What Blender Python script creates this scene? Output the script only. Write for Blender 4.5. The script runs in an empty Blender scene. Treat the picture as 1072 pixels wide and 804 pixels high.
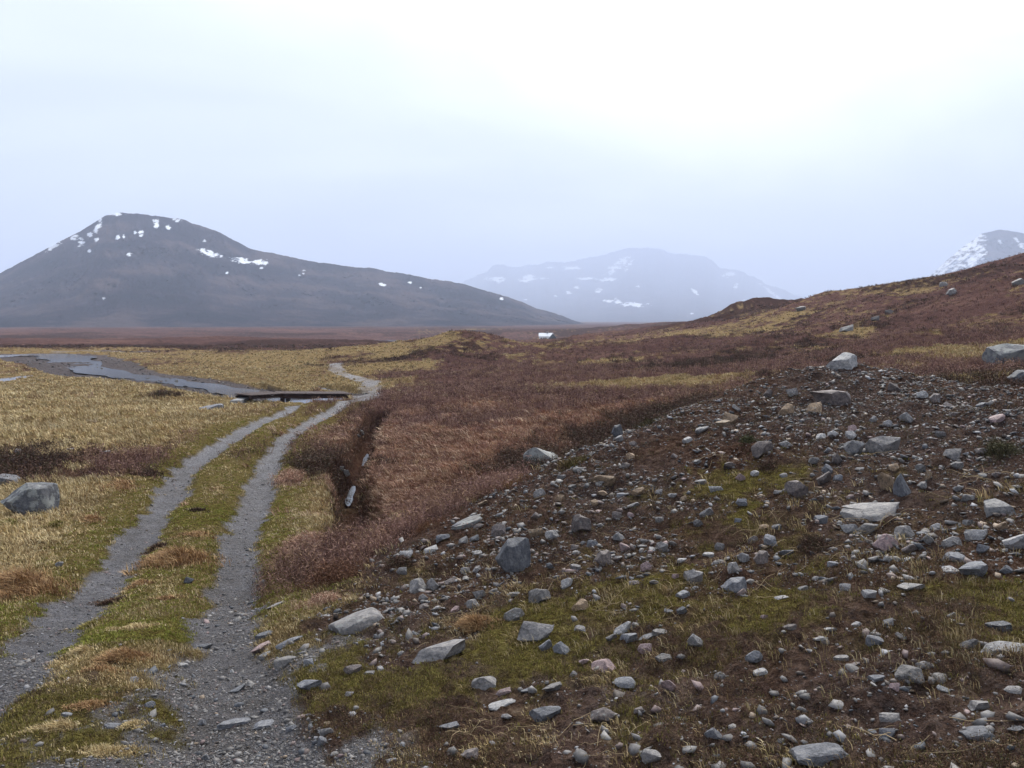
import bpy, bmesh, math, random
import numpy as np
from mathutils import Vector, Matrix

random.seed(7)
rng = np.random.default_rng(11)
C = bpy.context.scene.collection
SC = bpy.context.scene
R = math.radians

# ------------------------------------------------------------------ camera, sky, sun, exposure
F = 841.0            # focal length in photo pixels (photo is 1072 x 804)
YH = 334.0           # row of the true horizon
EYE = 1.7
PITCH = math.atan((402 - YH) / F)
cam_d = bpy.data.cameras.new('camera'); cam = bpy.data.objects.new('camera', cam_d); C.objects.link(cam)
cam.location = (0, 0, EYE)
cam.rotation_euler = (math.pi / 2 - PITCH, 0, 0)
cam_d.sensor_width = 36; cam_d.lens = 36 * F / 1072
cam_d.clip_start = 0.1; cam_d.clip_end = 60000
SC.camera = cam

SUN_EL, SUN_AZ = R(46), R(14)      # behind the cloud, ahead and slightly right
world = bpy.data.worlds.new('World'); SC.world = world; world.use_nodes = True
wt = world.node_tree; wt.nodes.clear()


def nd(t, typ, **kw):
    n = t.nodes.new(typ)
    for k, v in kw.items():
        if k == 'ins':
            for kk, vv in v.items():
                n.inputs[kk].default_value = vv
        else:
            setattr(n, k, v)
    return n


def build_world():
    t = wt
    L = t.links.new
    out = nd(t, 'ShaderNodeOutputWorld')
    sky = nd(t, 'ShaderNodeTexSky', sky_type='NISHITA', sun_disc=False, sun_elevation=SUN_EL, sun_rotation=SUN_AZ, altitude=300, dust_density=3.0)
    bgs = nd(t, 'ShaderNodeBackground', ins={'Strength': 0.05}); L(sky.outputs[0], bgs.inputs[0])
    tc = nd(t, 'ShaderNodeTexCoord')
    nrm = nd(t, 'ShaderNodeVectorMath', operation='NORMALIZE'); L(tc.outputs['Generated'], nrm.inputs[0])
    # cloud sheet pattern: direction projected onto a flat layer overhead
    sep = nd(t, 'ShaderNodeSeparateXYZ'); L(nrm.outputs[0], sep.inputs[0])
    mx = nd(t, 'ShaderNodeMath', operation='MAXIMUM', ins={1: 0.0}); L(sep.outputs[2], mx.inputs[0])
    ad = nd(t, 'ShaderNodeMath', operation='ADD', ins={1: 0.34}); L(mx.outputs[0], ad.inputs[0])
    dvx = nd(t, 'ShaderNodeMath', operation='DIVIDE'); L(sep.outputs[0], dvx.inputs[0]); L(ad.outputs[0], dvx.inputs[1])
    dvy = nd(t, 'ShaderNodeMath', operation='DIVIDE'); L(sep.outputs[1], dvy.inputs[0]); L(ad.outputs[0], dvy.inputs[1])
    cmb = nd(t, 'ShaderNodeCombineXYZ'); L(dvx.outputs[0], cmb.inputs[0]); L(dvy.outputs[0], cmb.inputs[1])
    rot = nd(t, 'ShaderNodeMapping'); rot.inputs['Rotation'].default_value = (0, 0, R(-20)); rot.inputs['Scale'].default_value = (0.8, 1.15, 1)
    L(cmb.outputs[0], rot.inputs[0])
    no = nd(t, 'ShaderNodeTexNoise', ins={'Scale': 1.3, 'Detail': 5.0, 'Roughness': 0.5, 'Distortion': 0.6}); L(rot.outputs[0], no.inputs['Vector'])
    # glow of the hidden sun
    sd = Vector((math.sin(SUN_AZ) * math.cos(SUN_EL), math.cos(SUN_AZ) * math.cos(SUN_EL), math.sin(SUN_EL)))
    dt = nd(t, 'ShaderNodeVectorMath', operation='DOT_PRODUCT'); L(nrm.outputs[0], dt.inputs[0]); dt.inputs[1].default_value = sd
    gl = nd(t, 'ShaderNodeMapRange', interpolation_type='SMOOTHSTEP'); L(dt.outputs['Value'], gl.inputs[0])
    gl.inputs[1].default_value = 0.70; gl.inputs[2].default_value = 0.985; gl.inputs[3].default_value = 0; gl.inputs[4].default_value = 1
    # brightness 0..1: sheet pattern + glow + paler overhead
    a = nd(t, 'ShaderNodeMapRange', ins={1: 0.28, 2: 0.72, 3: -0.24, 4: 0.26}); L(no.outputs[0], a.inputs[0])
    e = nd(t, 'ShaderNodeMapRange', interpolation_type='SMOOTHSTEP', ins={1: 0.0, 2: 0.55, 3: 0.20, 4: 0.42}); L(sep.outputs[2], e.inputs[0])
    s1 = nd(t, 'ShaderNodeMath', operation='ADD'); L(a.outputs[0], s1.inputs[0]); L(e.outputs[0], s1.inputs[1])
    g2 = nd(t, 'ShaderNodeMath', operation='MULTIPLY', ins={1: 0.62}); L(gl.outputs[0], g2.inputs[0])
    s2 = nd(t, 'ShaderNodeMath', operation='ADD', use_clamp=True); L(s1.outputs[0], s2.inputs[0]); L(g2.outputs[0], s2.inputs[1])
    rp = nd(t, 'ShaderNodeValToRGB'); L(s2.outputs[0], rp.inputs[0])
    el = rp.color_ramp.elements
    el[0].position = 0.0; el[0].color = (0.150, 0.166, 0.205, 1)
    el[1].position = 1.0; el[1].color = (0.44, 0.44, 0.44, 1)
    m = el.new(0.45); m.color = (0.240, 0.256, 0.280, 1)
    bgc = nd(t, 'ShaderNodeBackground', ins={'Strength': 1.0}); L(rp.outputs[0], bgc.inputs[0])
    mix = nd(t, 'ShaderNodeMixShader', ins={0: 0.93}); L(bgs.outputs[0], mix.inputs[1]); L(bgc.outputs[0], mix.inputs[2])
    L(mix.outputs[0], out.inputs[0])


build_world()
sun_d = bpy.data.lights.new('sun', 'SUN'); sun_d.energy = 1.5; sun_d.angle = R(40); sun_d.color = (1, 0.96, 0.9)
sun = bpy.data.objects.new('sun', sun_d); C.objects.link(sun)
sun.rotation_euler = (Vector((0, 0, 1)).rotation_difference(Vector((math.sin(SUN_AZ) * math.cos(SUN_EL), math.cos(SUN_AZ) * math.cos(SUN_EL), math.sin(SUN_EL))))).to_euler()
SC.view_settings.view_transform = 'Standard'; SC.view_settings.look = 'None'
SC.view_settings.gamma = 1; SC.view_settings.use_curve_mapping = False
SC.view_settings.exposure = 2.25
SC.render.engine = 'CYCLES'
SC.cycles.use_denoising = True
SC.cycles.max_bounces = 6; SC.cycles.volume_bounces = 2; SC.cycles.diffuse_bounces = 3
HAZE = 1.75e-4

# ------------------------------------------------------------------ noise
def _h(ix, iy, s):
    n = (ix.astype(np.int64) * 374761393 + iy.astype(np.int64) * 668265263 + s * 974711) & 0xFFFFFFFF
    n = ((n ^ (n >> 13)) * 1274126177) & 0xFFFFFFFF
    n = (n ^ (n >> 16)) & 0xFFFFFFFF
    return n / 4294967295.0


def vnoise(x, y, s=0):
    x = np.asarray(x, float); y = np.asarray(y, float)
    ix = np.floor(x); iy = np.floor(y); fx = x - ix; fy = y - iy
    fx = fx * fx * fx * (fx * (fx * 6 - 15) + 10); fy = fy * fy * fy * (fy * (fy * 6 - 15) + 10)
    a = _h(ix, iy, s); b = _h(ix + 1, iy, s); c = _h(ix, iy + 1, s); d = _h(ix + 1, iy + 1, s)
    return ((a * (1 - fx) + b * fx) * (1 - fy) + (c * (1 - fx) + d * fx) * fy) * 2 - 1


def fbm(x, y, o=4, s=0, g=0.5):
    r = 0; am = 1; t = 0
    for i in range(o):
        c, q = math.cos(0.6 * i), math.sin(0.6 * i)
        r = r + am * vnoise((x * c - y * q) * 2 ** i, (x * q + y * c) * 2 ** i, s + i * 17); t += am; am *= g
    return r / t


def sstep(a, b, x):
    t = np.clip((x - a) / (b - a), 0, 1)
    return t * t * (3 - 2 * t)


# ------------------------------------------------------------------ picture <-> place
cp, sp = math.cos(PITCH), math.sin(PITCH)


def ray(px, py):
    dx = (px - 536) / F; dy = -(py - 402) / F
    return np.array([dx, cp + dy * sp, -sp + dy * cp])


def unproj(px, py, r):
    """point on the pixel's line of sight at horizontal distance r"""
    d = ray(px, py); k = r / math.hypot(d[0], d[1])
    return np.array([d[0] * k, d[1] * k, EYE + d[2] * k])


def project(p):
    x, y, z = p[0], p[1], p[2] - EYE
    cy = y * cp - z * sp; cz = y * sp + z * cp
    return 536 + F * x / cy, 402 - F * cz / cy


# ------------------------------------------------------------------ terrain: surveyed heights, interpolated
CTRL = [  # (px, py, distance): ground seen there
    (0, 804, 4.2), (150, 804, 4.15), (300, 804, 3.8), (450, 804, 3.5), (600, 804, 3.2), (750, 804, 3.1), (900, 804, 3.05), (1072, 804, 3.0),
    (0, 689, 6.1), (120, 689, 6.0), (240, 689, 5.8), (300, 700, 5.25), (375, 655, 5.9), (460, 690, 5.0), (570, 750, 3.95), (700, 700, 4.4), (900, 650, 4.6), (1060, 680, 4.1),
    (104, 613, 9.7), (242, 613, 9.4), (20, 613, 9.9), (320, 612, 8.2), (20, 545, 14.2), (157, 541, 13.9), (260, 541, 13.9), (310, 540, 13.6),
    (197, 488, 19.2), (280, 488, 19.0), (60, 488, 19.4), (245, 454, 24.3), (297, 460, 23.2), (60, 450, 26.0), (301, 429, 31.5), (343, 432, 30.4), (150, 430, 32.5), (20, 425, 36),
    (322, 421, 35.0), (360, 420, 36.0), (400, 425, 33), (200, 412, 47), (60, 405, 57), (160, 394, 76), (60, 378, 112), (250, 393, 78), (200, 380, 112), (350, 390, 82), (389, 410, 56), (388, 402, 66),
    (350, 382, 102), (200, 368, 170), (20, 366, 178), (350, 368, 170), (100, 355, 370), (300, 355, 370), (430, 358, 300), (100, 345, 950), (300, 345, 950), (480, 347, 850),
    # ditch side and red moor
    (372, 540, 14.4), (372, 490, 18.3), (386, 450, 25), (450, 500, 16.2), (440, 450, 24.0), (560, 440, 25), (520, 410, 37), (640, 415, 35), (700, 398, 45), (600, 378, 85), (420, 395, 62), (560, 365, 140), (640, 360, 170),
    (482, 354, 125), (450, 362, 120), (425, 380, 90), (530, 359, 160), (573, 361.5, 200), (573, 359, 290), (573, 357.6, 420), (573, 357, 520), (575, 354, 640), (620, 352, 450), (640, 343, 800), (700, 337, 700), (760, 334, 560),
    # moor hills on the right
    (800, 375, 70), (740, 362, 110), (785, 322, 260), (750, 333, 250), (845, 321, 210), (830, 340, 150), (900, 302, 200), (900, 340, 110), (900, 365, 65), (955, 297, 210), (1000, 340, 95), (1072, 300, 115), (1010, 305, 150), (1072, 265, 230), (1010, 285, 240), (1053, 385, 34), (1000, 400, 24), (900, 385, 40), (960, 365, 60), (1072, 350, 65),
    # spoil heap: face, then crest
    (537, 600, 6.5), (640, 600, 6.1), (780, 605, 5.7), (927, 575, 6.1), (1060, 575, 6.0), (608, 550, 7.3), (720, 540, 7.3), (830, 515, 7.6), (912, 540, 6.8), (1049, 534, 7.0), (690, 480, 9.0), (800, 465, 9.1), (924, 465, 9.2), (1050, 470, 8.8), (869, 420, 11.6), (960, 425, 11.0), (780, 425, 11.0),
    (881, 384, 13.6), (840, 386, 13.4), (800, 396, 13.0), (740, 418, 12.0), (680, 441, 10.9), (600, 473, 9.9), (520, 516, 9.2), (440, 547, 9.0), (370, 582, 8.7), (940, 389, 13.4), (1000, 404, 12.4), (1072, 411, 11.4),
]
HID = [  # (px, distance, height): ground behind crests, out of sight
    (440, 11.4, -1.25), (520, 11.4, -1.05), (480, 13.6, -1.5), (600, 12.5, -0.9), (580, 16, -1.45), (680, 14, -0.6), (680, 19, -1.35), (760, 15.5, -0.35), (760, 22, -1.25), (850, 17, 0.1), (850, 24, -0.7), (940, 17, 0.1), (1000, 16, 0.05), (1072, 15, 0.1), (1072, 22, 0.0),
    (330, 39, -2.36), (280, 39, -2.4), (400, 42, -2.2), (310, 36.6, -2.3), (345, 37.5, -2.32), (318, 44.5, -2.4), (356, 47.5, -2.4), (280, 49, -2.6),
    (482, 200, -5.0), (785, 360, 2), (845, 320, 4), (900, 320, 5), (955, 330, 7), (1072, 360, 12), (1010, 380, 9), (700, 1100, -9), (760, 900, -8), (640, 1200, -12),
    (-500, 5, -0.6), (-500, 20, -2), (-500, 80, -4.5), (-500, 300, -7), (-500, 1000, -11), (1500, 5, 0.2), (1500, 15, 1.0), (1500, 40, 1.6), (1500, 150, 14), (1500, 400, 25),
    (100, 3000, -14), (500, 3000, -14), (800, 2500, -12), (1072, 2500, -5), (100, 9000, -20), (536, 9000, -20), (1072, 9000, -20),
    (0, 1.5, -0.05), (536, 1.5, 0.0), (1072, 1.5, 0.03),
]
_pts = []
for px, py, r in CTRL:
    p = unproj(px, py, r); _pts.append((math.atan2(p[0], p[1]), math.log(r), p[2]))
for px, r, z in HID:
    _pts.append((math.atan((px - 536) / F), math.log(r), z))
for az in (-150, -110, -75, 75, 110, 150):
    for r, zl, zr in ((2, -.05, 0), (8, -.5, 0.3), (40, -1.8, 1.5), (300, -5, 12), (2000, -12, 5), (9000, -20, -20)):
        _pts.append((R(az), math.log(r), zl if az < 0 else zr))
_pts = np.array(_pts)
_cs = 0.05
_d = np.sqrt(((_pts[:, None, :2] - _pts[None, :, :2]) ** 2).sum(-1) + _cs ** 2)
_n = len(_pts)
_A = np.zeros((_n + 3, _n + 3)); _A[:_n, :_n] = _d; _A[:_n, :_n] -= np.eye(_n) * 0.004
_A[:_n, _n:] = np.c_[np.ones(_n), _pts[:, :2]]; _A[_n:, :_n] = _A[:_n, _n:].T
_w = np.linalg.solve(_A, np.r_[_pts[:, 2], 0, 0, 0])


def base(x, y):
    sh = np.shape(x); x = np.ravel(np.asarray(x, float)); y = np.ravel(np.asarray(y, float)); o = np.empty(x.size)
    for i in range(0, x.size, 100000):
        u = np.arctan2(x[i:i + 100000], y[i:i + 100000]); v = np.log(np.maximum(np.hypot(x[i:i + 100000], y[i:i + 100000]), 1.5))
        acc = _w[_n] + _w[_n + 1] * u + _w[_n + 2] * v
        for k in range(_n):
            acc += _w[k] * np.sqrt((u - _pts[k, 0]) ** 2 + (v - _pts[k, 1]) ** 2 + _cs ** 2)
        o[i:i + 100000] = acc
    return o.reshape(sh)


_T = np.exp(np.linspace(math.log(2.0), math.log(4000), 1500))


def hit(px, py, hf):
    """where the line of sight through a photo pixel meets the ground"""
    d = ray(px, py); d = d / math.hypot(d[0], d[1])
    def first(T, f, shift=0.0):
        g = EYE + d[2] * T - f(d[0] * T, d[1] * T) - shift; k = np.nonzero(g < 0)[0]
        if len(k) == 0: return T[-1]
        i = k[0]
        return T[i] if i == 0 else T[i - 1] + (T[i] - T[i - 1]) * g[i - 1] / (g[i - 1] - g[i])
    if hf is base:
        t = first(_T, base)
    else:
        t = first(_T[::3], base if hf is base else land)
        t = first(np.linspace(t * .86, t * 1.08, 70), hf)
    return np.array([d[0] * t, d[1] * t])


def pdist(x, y, pts, wid=None):
    """distance to a polyline, and a value interpolated along it"""
    best = np.full(np.shape(x), 1e9); val = np.zeros(np.shape(x))
    for i in range(len(pts) - 1):
        ax, ay = pts[i]; bx, by = pts[i + 1]; dx, dy = bx - ax, by - ay
        t = np.clip(((x - ax) * dx + (y - ay) * dy) / (dx * dx + dy * dy + 1e-12), 0, 1)
        d = np.hypot(x - ax - t * dx, y - ay - t * dy); m = d < best
        best = np.where(m, d, best)
        if wid is not None:
            val = np.where(m, wid[i] + (wid[i + 1] - wid[i]) * t, val)
    return best, val


def smooth_line(pts, n=6):
    p = np.array(pts, float); P = np.vstack([2 * p[0] - p[1], p, 2 * p[-1] - p[-2]]); o = []
    for i in range(1, len(P) - 2):
        for t in np.linspace(0, 1, n, endpoint=False):
            o.append(0.5 * (2 * P[i] + (P[i + 1] - P[i - 1]) * t + (2 * P[i - 1] - 5 * P[i] + 4 * P[i + 1] - P[i + 2]) * t * t + (3 * P[i] - P[i - 1] - 3 * P[i + 1] + P[i + 2]) * t ** 3))
    o.append(p[-1]); return np.array(o)


def gline(px, n=6):
    return smooth_line([hit(a, b, base) for a, b in px], n)


RUT_L = gline([(-90, 792), (-50, 742), (11, 689), (60, 648), (104, 613), (157, 541), (179, 516), (197, 488), (245, 455), (273, 440), (301, 429), (325, 420.5)])
RUT_R = gline([(268, 900), (256, 804), (247, 757), (240, 689), (242, 613), (259, 541), (280, 488), (297, 460), (322, 443), (343, 432), (362, 420.5)])
UPPER = gline([(372, 419.5), (384, 415), (387, 403), (378, 398.5), (362, 393), (351, 387), (352, 382)])
PATH_FAR = smooth_line([unproj(a, b, r)[:2] for a, b, r in ((60, 369.5, 163), (240, 369.5, 163), (330, 369.5, 163), (440, 368.5, 168))])
RIVER = smooth_line([unproj(a, b, r)[:2] for a, b, r in ((-260, 374, 135), (-60, 371, 146), (40, 369, 152), (75, 376, 122), (115, 387, 92), (165, 394, 77), (225, 401, 64), (275, 409, 50), (318, 416, 44.5), (352, 412, 47), (372, 404, 53), (330, 402, 66))])
RIVW = np.interp(np.linspace(0, 1, len(RIVER)), np.linspace(0, 1, 12), [9, 9, 8.5, 7, 5, 4.2, 3.6, 3.2, 2.9, 2.2, 1.0, 0.3])
ARM = smooth_line([unproj(a, b, r)[:2] for a, b, r in ((-160, 395, 74), (-30, 391, 82), (38, 388, 90))])
ARMW = np.linspace(3.4, 1.0, len(ARM))
FAR_RIVER = smooth_line([unproj(a, b, r)[:2] for a, b, r in ((380, 355.5, 370), (410, 357, 340), (430, 360, 285), (462, 359.5, 290), (500, 355, 360))])
FARW = np.linspace(5, 5, len(FAR_RIVER))
DITCH = gline([(398, 431), (391, 440), (383, 453), (370, 478), (364, 495), (370, 520), (376, 545), (366, 560)])
DITW = np.linspace(0.34, 0.46, len(DITCH))

# cover survey: (px, py, kind)  S straw grass, H red moor, D dark heather, M moss, P bare stony peat, G gravel, T tan deergrass
COVER = [(x, y, k) for k, l in dict(
    S=[(325, 545), (350, 562), (338, 528), (318, 500), (130, 640), (190, 620), (200, 560), (235, 500), (260, 470), (110, 715), (150, 690), (60, 455), (130, 445), (210, 445), (20, 430), (100, 398), (170, 403), (120, 425), (60, 388), (240, 388), (200, 379), (150, 383), (330, 396), (300, 384), (250, 372), (420, 374), (400, 386), (20, 560), (70, 565), (60, 590), (130, 530), (310, 515), (300, 560), (20, 520), (110, 500), (90, 460), (310, 640), (410, 366), (365, 405), (410, 405),
       (700, 398), (660, 403), (690, 401), (620, 377), (880, 352), (965, 367), (1000, 398), (560, 361), (720, 353), (790, 338), (500, 360), (490, 361), (1010, 372), (250, 425), (20, 375)],
    H=[(330, 594), (352, 584), (140, 480), (100, 486), (480, 388), (520, 377), (455, 398), (560, 374), (610, 374), (540, 368), (660, 365), (960, 377), (1040, 388), (920, 379), (840, 379), (915, 312), (960, 322), (1030, 300), (1050, 275), (890, 312), (1000, 318), (940, 345), (500, 520), (430, 552), (1020, 355), (980, 340), (200, 356), (60, 358), (350, 354), (20, 348), (300, 347), (420, 350), (470, 440), (430, 420), (500, 440), (560, 425), (600, 415), (640, 410), (520, 402), (700, 377), (640, 383), (760, 366), (600, 368), (950, 352), (1000, 332), (900, 372), (1050, 320), (850, 378), (480, 410), (560, 395), (740, 390), (600, 357), (680, 350), (1040, 345), (800, 352), (1072, 335), (820, 360), (130, 350), (300, 470)],
    T=[(400, 470), (390, 500), (385, 520), (410, 450), (520, 425), (560, 450), (450, 500), (430, 470), (480, 480), (540, 460), (600, 445), (410, 510), (395, 530), (500, 465), (640, 430), (450, 465)],
    D=[(100, 350), (300, 350), (20, 353), (420, 349), (200, 361), (350, 358), (60, 362), (500, 347), (600, 350), (60, 482), (20, 490), (330, 480), (735, 381), (700, 378), (830, 362), (440, 377), (455, 368), (950, 338), (1030, 397), (560, 485), (620, 458), (700, 430), (650, 447), (860, 377), (790, 327), (1072, 400), (960, 296)],
    M=[(800, 502), (640, 622), (705, 618), (560, 640), (830, 632), (770, 520), (30, 790), (330, 720), (90, 770), (215, 540), (60, 740), (160, 660), (420, 720), (370, 715), (350, 700), (560, 690), (520, 670), (1050, 640), (180, 760)],
    P=[(400, 695), (335, 765), (440, 745), (537, 600), (640, 600), (780, 600), (927, 575), (1060, 575), (608, 550), (720, 540), (830, 515), (912, 535), (1049, 534), (690, 485), (800, 465), (924, 465), (1050, 470), (869, 420), (960, 425), (780, 425), (880, 390), (840, 392), (800, 402), (740, 428), (680, 452), (600, 485), (520, 528), (440, 560), (400, 600), (940, 395), (1000, 410), (1066, 418), (480, 640), (600, 780), (800, 720), (950, 720), (1000, 780), (700, 690), (650, 640), (860, 640), (480, 770), (700, 790), (850, 680), (1000, 640), (600, 720), (540, 560), (460, 580), (370, 640), (430, 690)],
    G=[(380, 785), (150, 778), (40, 802), (230, 770), (110, 800), (185, 735), (250, 790), (310, 690), (175, 700), (120, 750)]).items() for x, y in l]
KINDS = 'SHTDMPG'
_cov = []
for px, py, k in COVER:
    p = hit(px, py, base); _cov.append((math.atan2(p[0], p[1]), math.log(math.hypot(*p)), KINDS.index(k)))
for az in (-120, -80, 80, 120):
    for r in (3, 12, 60, 300, 2000):
        _cov.append((R(az), math.log(r), KINDS.index(('M' if r < 8 else 'S' if r < 100 else 'H') if az < 0 else ('P' if r < 14 else 'H'))))
_cov = np.array(_cov)


def cover(x, y):
    """weights of the ground kinds (n,7) plus track and river masks"""
    x = np.asarray(x, float); y = np.asarray(y, float); r = np.hypot(x, y)
    u = np.arctan2(x, y); v = np.log(np.maximum(r, 1.5))
    q = np.clip(r, 4, 1500)
    u = u + 0.030 * fbm(x / q * 40 + 7, v * 22, 3, 5) + 0.012 * fbm(x * 1.5, y * 1.5, 3, 8)
    v = v + 0.055 * fbm(x / q * 30, v * 22 + 31, 3, 6) + 0.03 * fbm(x * 1.5 + 9, y * 1.5, 3, 9)
    W = np.zeros((len(x), 7))
    for a, b, k in _cov:
        W[:, int(k)] += 1.0 / (((u - a) ** 2 * 1.4 + (v - b) ** 2) ** 2 + 2e-6)
    W /= W.sum(1, keepdims=True)
    fr = sstep(35, 110, r) * sstep(2000, 700, r) * np.where(u > -.13, 1, .45); W[:, 0] *= 1 - .9 * sstep(165, 230, r) * (u < .03); W[:, 0] += .15 * fr * (u > -.13); W[:, 1] += .40 * fr; W[:, 3] += .16 * fr
    ne = sstep(9, 6.5, r); W[:, 4] += .10 * ne; W[:, 5] += .13 * ne; W[:, 0] += .05 * ne
    lr = np.log(q)
    for k, (am, wl) in enumerate(((1.3, .9), (1.0, 1.2), (1.0, .9), (1.4, .8), (1.7, .30), (1.2, .45), (1.2, .4))):
        s = wl * np.clip(r / 9, 0.6, 40)
        n = 0.6 * fbm(u * 24 / wl, lr * 9 / wl, 4, 40 + 7 * k) + 0.5 * fbm(x / wl, y / wl, 4, 90 + 5 * k)
        W[:, k] *= np.exp(am * (2.2 + 2.2 * fr) * n)
    W = W ** (1.6 + 2.2 * fr)[:, None]
    W /= W.sum(1, keepdims=True)
    dl, _ = pdist(x, y, RUT_L); dr, _ = pdist(x, y, RUT_R); d = np.minimum(dl, dr)
    du, _ = pdist(x, y, UPPER); dp, _ = pdist(x, y, PATH_FAR)
    edge = 0.20 * fbm(x * 2.6, y * 2.6, 5, 71, .6)
    wr = 0.25 + 0.08 * sstep(7, 4, r) * (dr < dl)
    wr = wr + .07 * fbm(x * .45, y * .45, 3, 73)
    rut = sstep(wr + .09, wr - .06, d + edge)
    rut = np.maximum(rut, sstep(.95, 0.6, du + 2 * edge) * (0.52 + 0.35 * sstep(-.2, .3, fbm(x, y, 3, 4))))
    rut = np.maximum(rut, 0.45 * sstep(1.6, 0.6, dp + 2.5 * edge))
    dv, wv = pdist(x, y, RIVER, RIVW); da, wa = pdist(x, y, ARM, ARMW); df, wf = pdist(x, y, FAR_RIVER, FARW)
    big = 0.9 * fbm(x * .25, y * .25, 4, 72)
    riv = np.maximum(np.maximum(sstep(1.05, .95, (dv + big * sstep(1, 4, wv)) / wv), sstep(1.1, .9, (da + big) / wa)), sstep(1.3, .9, df / wf))
    green = sstep(1.2, .35, d + 1.5 * edge) * sstep(60, 20, r) * (1 - rut) * sstep(6, 8, r)
    dd, _ = pdist(x, y, DITCH); W[:, 3] += 2.5 * sstep(.5, .22, dd)
    W[:, 4] += 2.6 * green
    W /= W.sum(1, keepdims=True)
    return W, rut, riv


def land(x, y):
    """ground height"""
    x = np.asarray(x, float); y = np.asarray(y, float); r = np.hypot(x, y)
    z = base(x, y)
    dl, _ = pdist(x, y, RUT_L); dr, _ = pdist(x, y, RUT_R); d = np.minimum(dl, dr)
    z = z - 0.10 * sstep(.5, .12, d) * sstep(60, 30, r)
    dv, wv = pdist(x, y, RIVER, RIVW); da, wa = pdist(x, y, ARM, ARMW); df, wf = pdist(x, y, FAR_RIVER, FARW)
    z = z - (0.36 - 0.05 * sstep(62, 52, r)) * sstep(1.35, .9, (dv + .5 * fbm(x * .4, y * .4, 3, 3)) / wv) - 0.25 * sstep(1.3, .9, da / wa) - 0.15 * sstep(1.4, .8, df / wf)
    dd, wd = pdist(x, y, DITCH, DITW)
    z = z - 0.8 * sstep(1.35, .4, (dd + .15 * fbm(x, y, 3, 2)) / wd)
    # knolls left by the ice
    u = np.arctan2(x, y)
    for px, rk, am, su, sr in ((484, 122, 1.5, 46, 16), (455, 100, .9, 22, 9), (785, 250, 3.6, 30, 22), (745, 225, 1.6, 22, 18), (845, 205, 2.4, 30, 14), (900, 150, 1.8, 36, 12), (700, 130, 1.2, 40, 12), (620, 190, 2.0, 40, 16), (1040, 130, 1.8, 40, 10), (310, 84, .6, 30, 7), (960, 75, .9, 40, 6), (820, 95, 1.0, 46, 8), (560, 95, .6, 40, 8)):
        uk = math.atan((px - 536) / F); z = z + am * .8 * np.exp(-((u - uk) / (su / F)) ** 2 - ((r - rk) / sr) ** 2) * (1 + .4 * fbm(x * .12, y * .12, 3, 81))
    # hummocks
    calm = sstep(.25, 1.2, d)
    z = z + 0.05 * calm * fbm(x * 1.1, y * 1.1, 4, 21) * sstep(3, 9, r)
    z = z + 0.10 * calm * fbm(x * .5, y * .5, 3, 22) * sstep(12, 25, r)
    z = z + (0.55 * fbm(x * .09, y * .09, 4, 23) + 0.28 * np.abs(fbm(x * .25, y * .25, 4, 24))) * sstep(35, 120, r) * sstep(.9, 1.8, np.minimum(dv / wv, da / wa)) 
    z = z + 1.6 * fbm(x * .025, y * .025, 5, 25) * sstep(140, 300, r) * sstep(2500, 900, r) * (1 - .95 * np.exp(-((np.arctan2(x, y) - .044) / .035) ** 2)) * (.06 + .94 * sstep(2, 12, df / wf))
    return z


def relief(W, rut, riv, x, y):
    """small relief that depends on what covers the ground"""
    r = np.hypot(x, y)
    rough = fbm(x * 4.5, y * 4.5, 4, 31, .6)
    z = rough * (0.05 * W[:, 0] + 0.07 * W[:, 1] + 0.05 * W[:, 2] + 0.10 * W[:, 3] + 0.02 * W[:, 4] + 0.085 * W[:, 5] + 0.015 * W[:, 6])
    z = z * (1 - .85 * rut) * (1 - .8 * riv) + 0.006 * fbm(x * 18, y * 18, 2, 33) * sstep(25, 8, r)
    z = z + sstep(30, 150, r) * (W[:, 3] * .35 + W[:, 1] * .12) * (0.4 + fbm(x * .22, y * .22, 3, 35))
    return z


def ground(x, y):
    sh = np.shape(x); x = np.ravel(np.asarray(x, float)); y = np.ravel(np.asarray(y, float))
    W, a, b = cover(x, y)
    return (land(x, y) + relief(W, a, b, x, y)).reshape(sh)


def gz(x, y):
    return float(ground(np.array([x]), np.array([y]))[0])


def gpt(px, py):
    p = hit(px, py, ground); return np.array([p[0], p[1], gz(p[0], p[1])])


# ------------------------------------------------------------------ materials
def mat(name, rough=0.85):
    m = bpy.data.materials.new(name); m.use_nodes = True
    t = m.node_tree; b = t.nodes['Principled BSDF']; b.inputs['Roughness'].default_value = rough
    b.inputs['Specular IOR Level'].default_value = 0.15
    return m, t, b


def noise(t, co, scale, detail=4, rough=.55, dist=0):
    n = nd(t, 'ShaderNodeTexNoise', ins={'Scale': scale, 'Detail': detail, 'Roughness': rough, 'Distortion': dist}); t.links.new(co, n.inputs['Vector']); return n.outputs[0]


def ramp(t, fac, stops):
    n = nd(t, 'ShaderNodeValToRGB'); t.links.new(fac, n.inputs[0]); e = n.color_ramp.elements
    while len(e) < len(stops): e.new(0.5)
    for q, (p, c) in zip(e, stops): q.position = p; q.color = (*c, 1)
    return n.outputs[0]


def mixc(t, fac, a, b, mode='MIX'):
    n = nd(t, 'ShaderNodeMix', data_type='RGBA', blend_type=mode)
    for s, v in ((0, fac), (6, a), (7, b)):
        if hasattr(v, 'is_output'): t.links.new(v, n.inputs[s])
        else: n.inputs[s].default_value = v if s == 0 else (*v, 1)
    return n.outputs[2]


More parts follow.
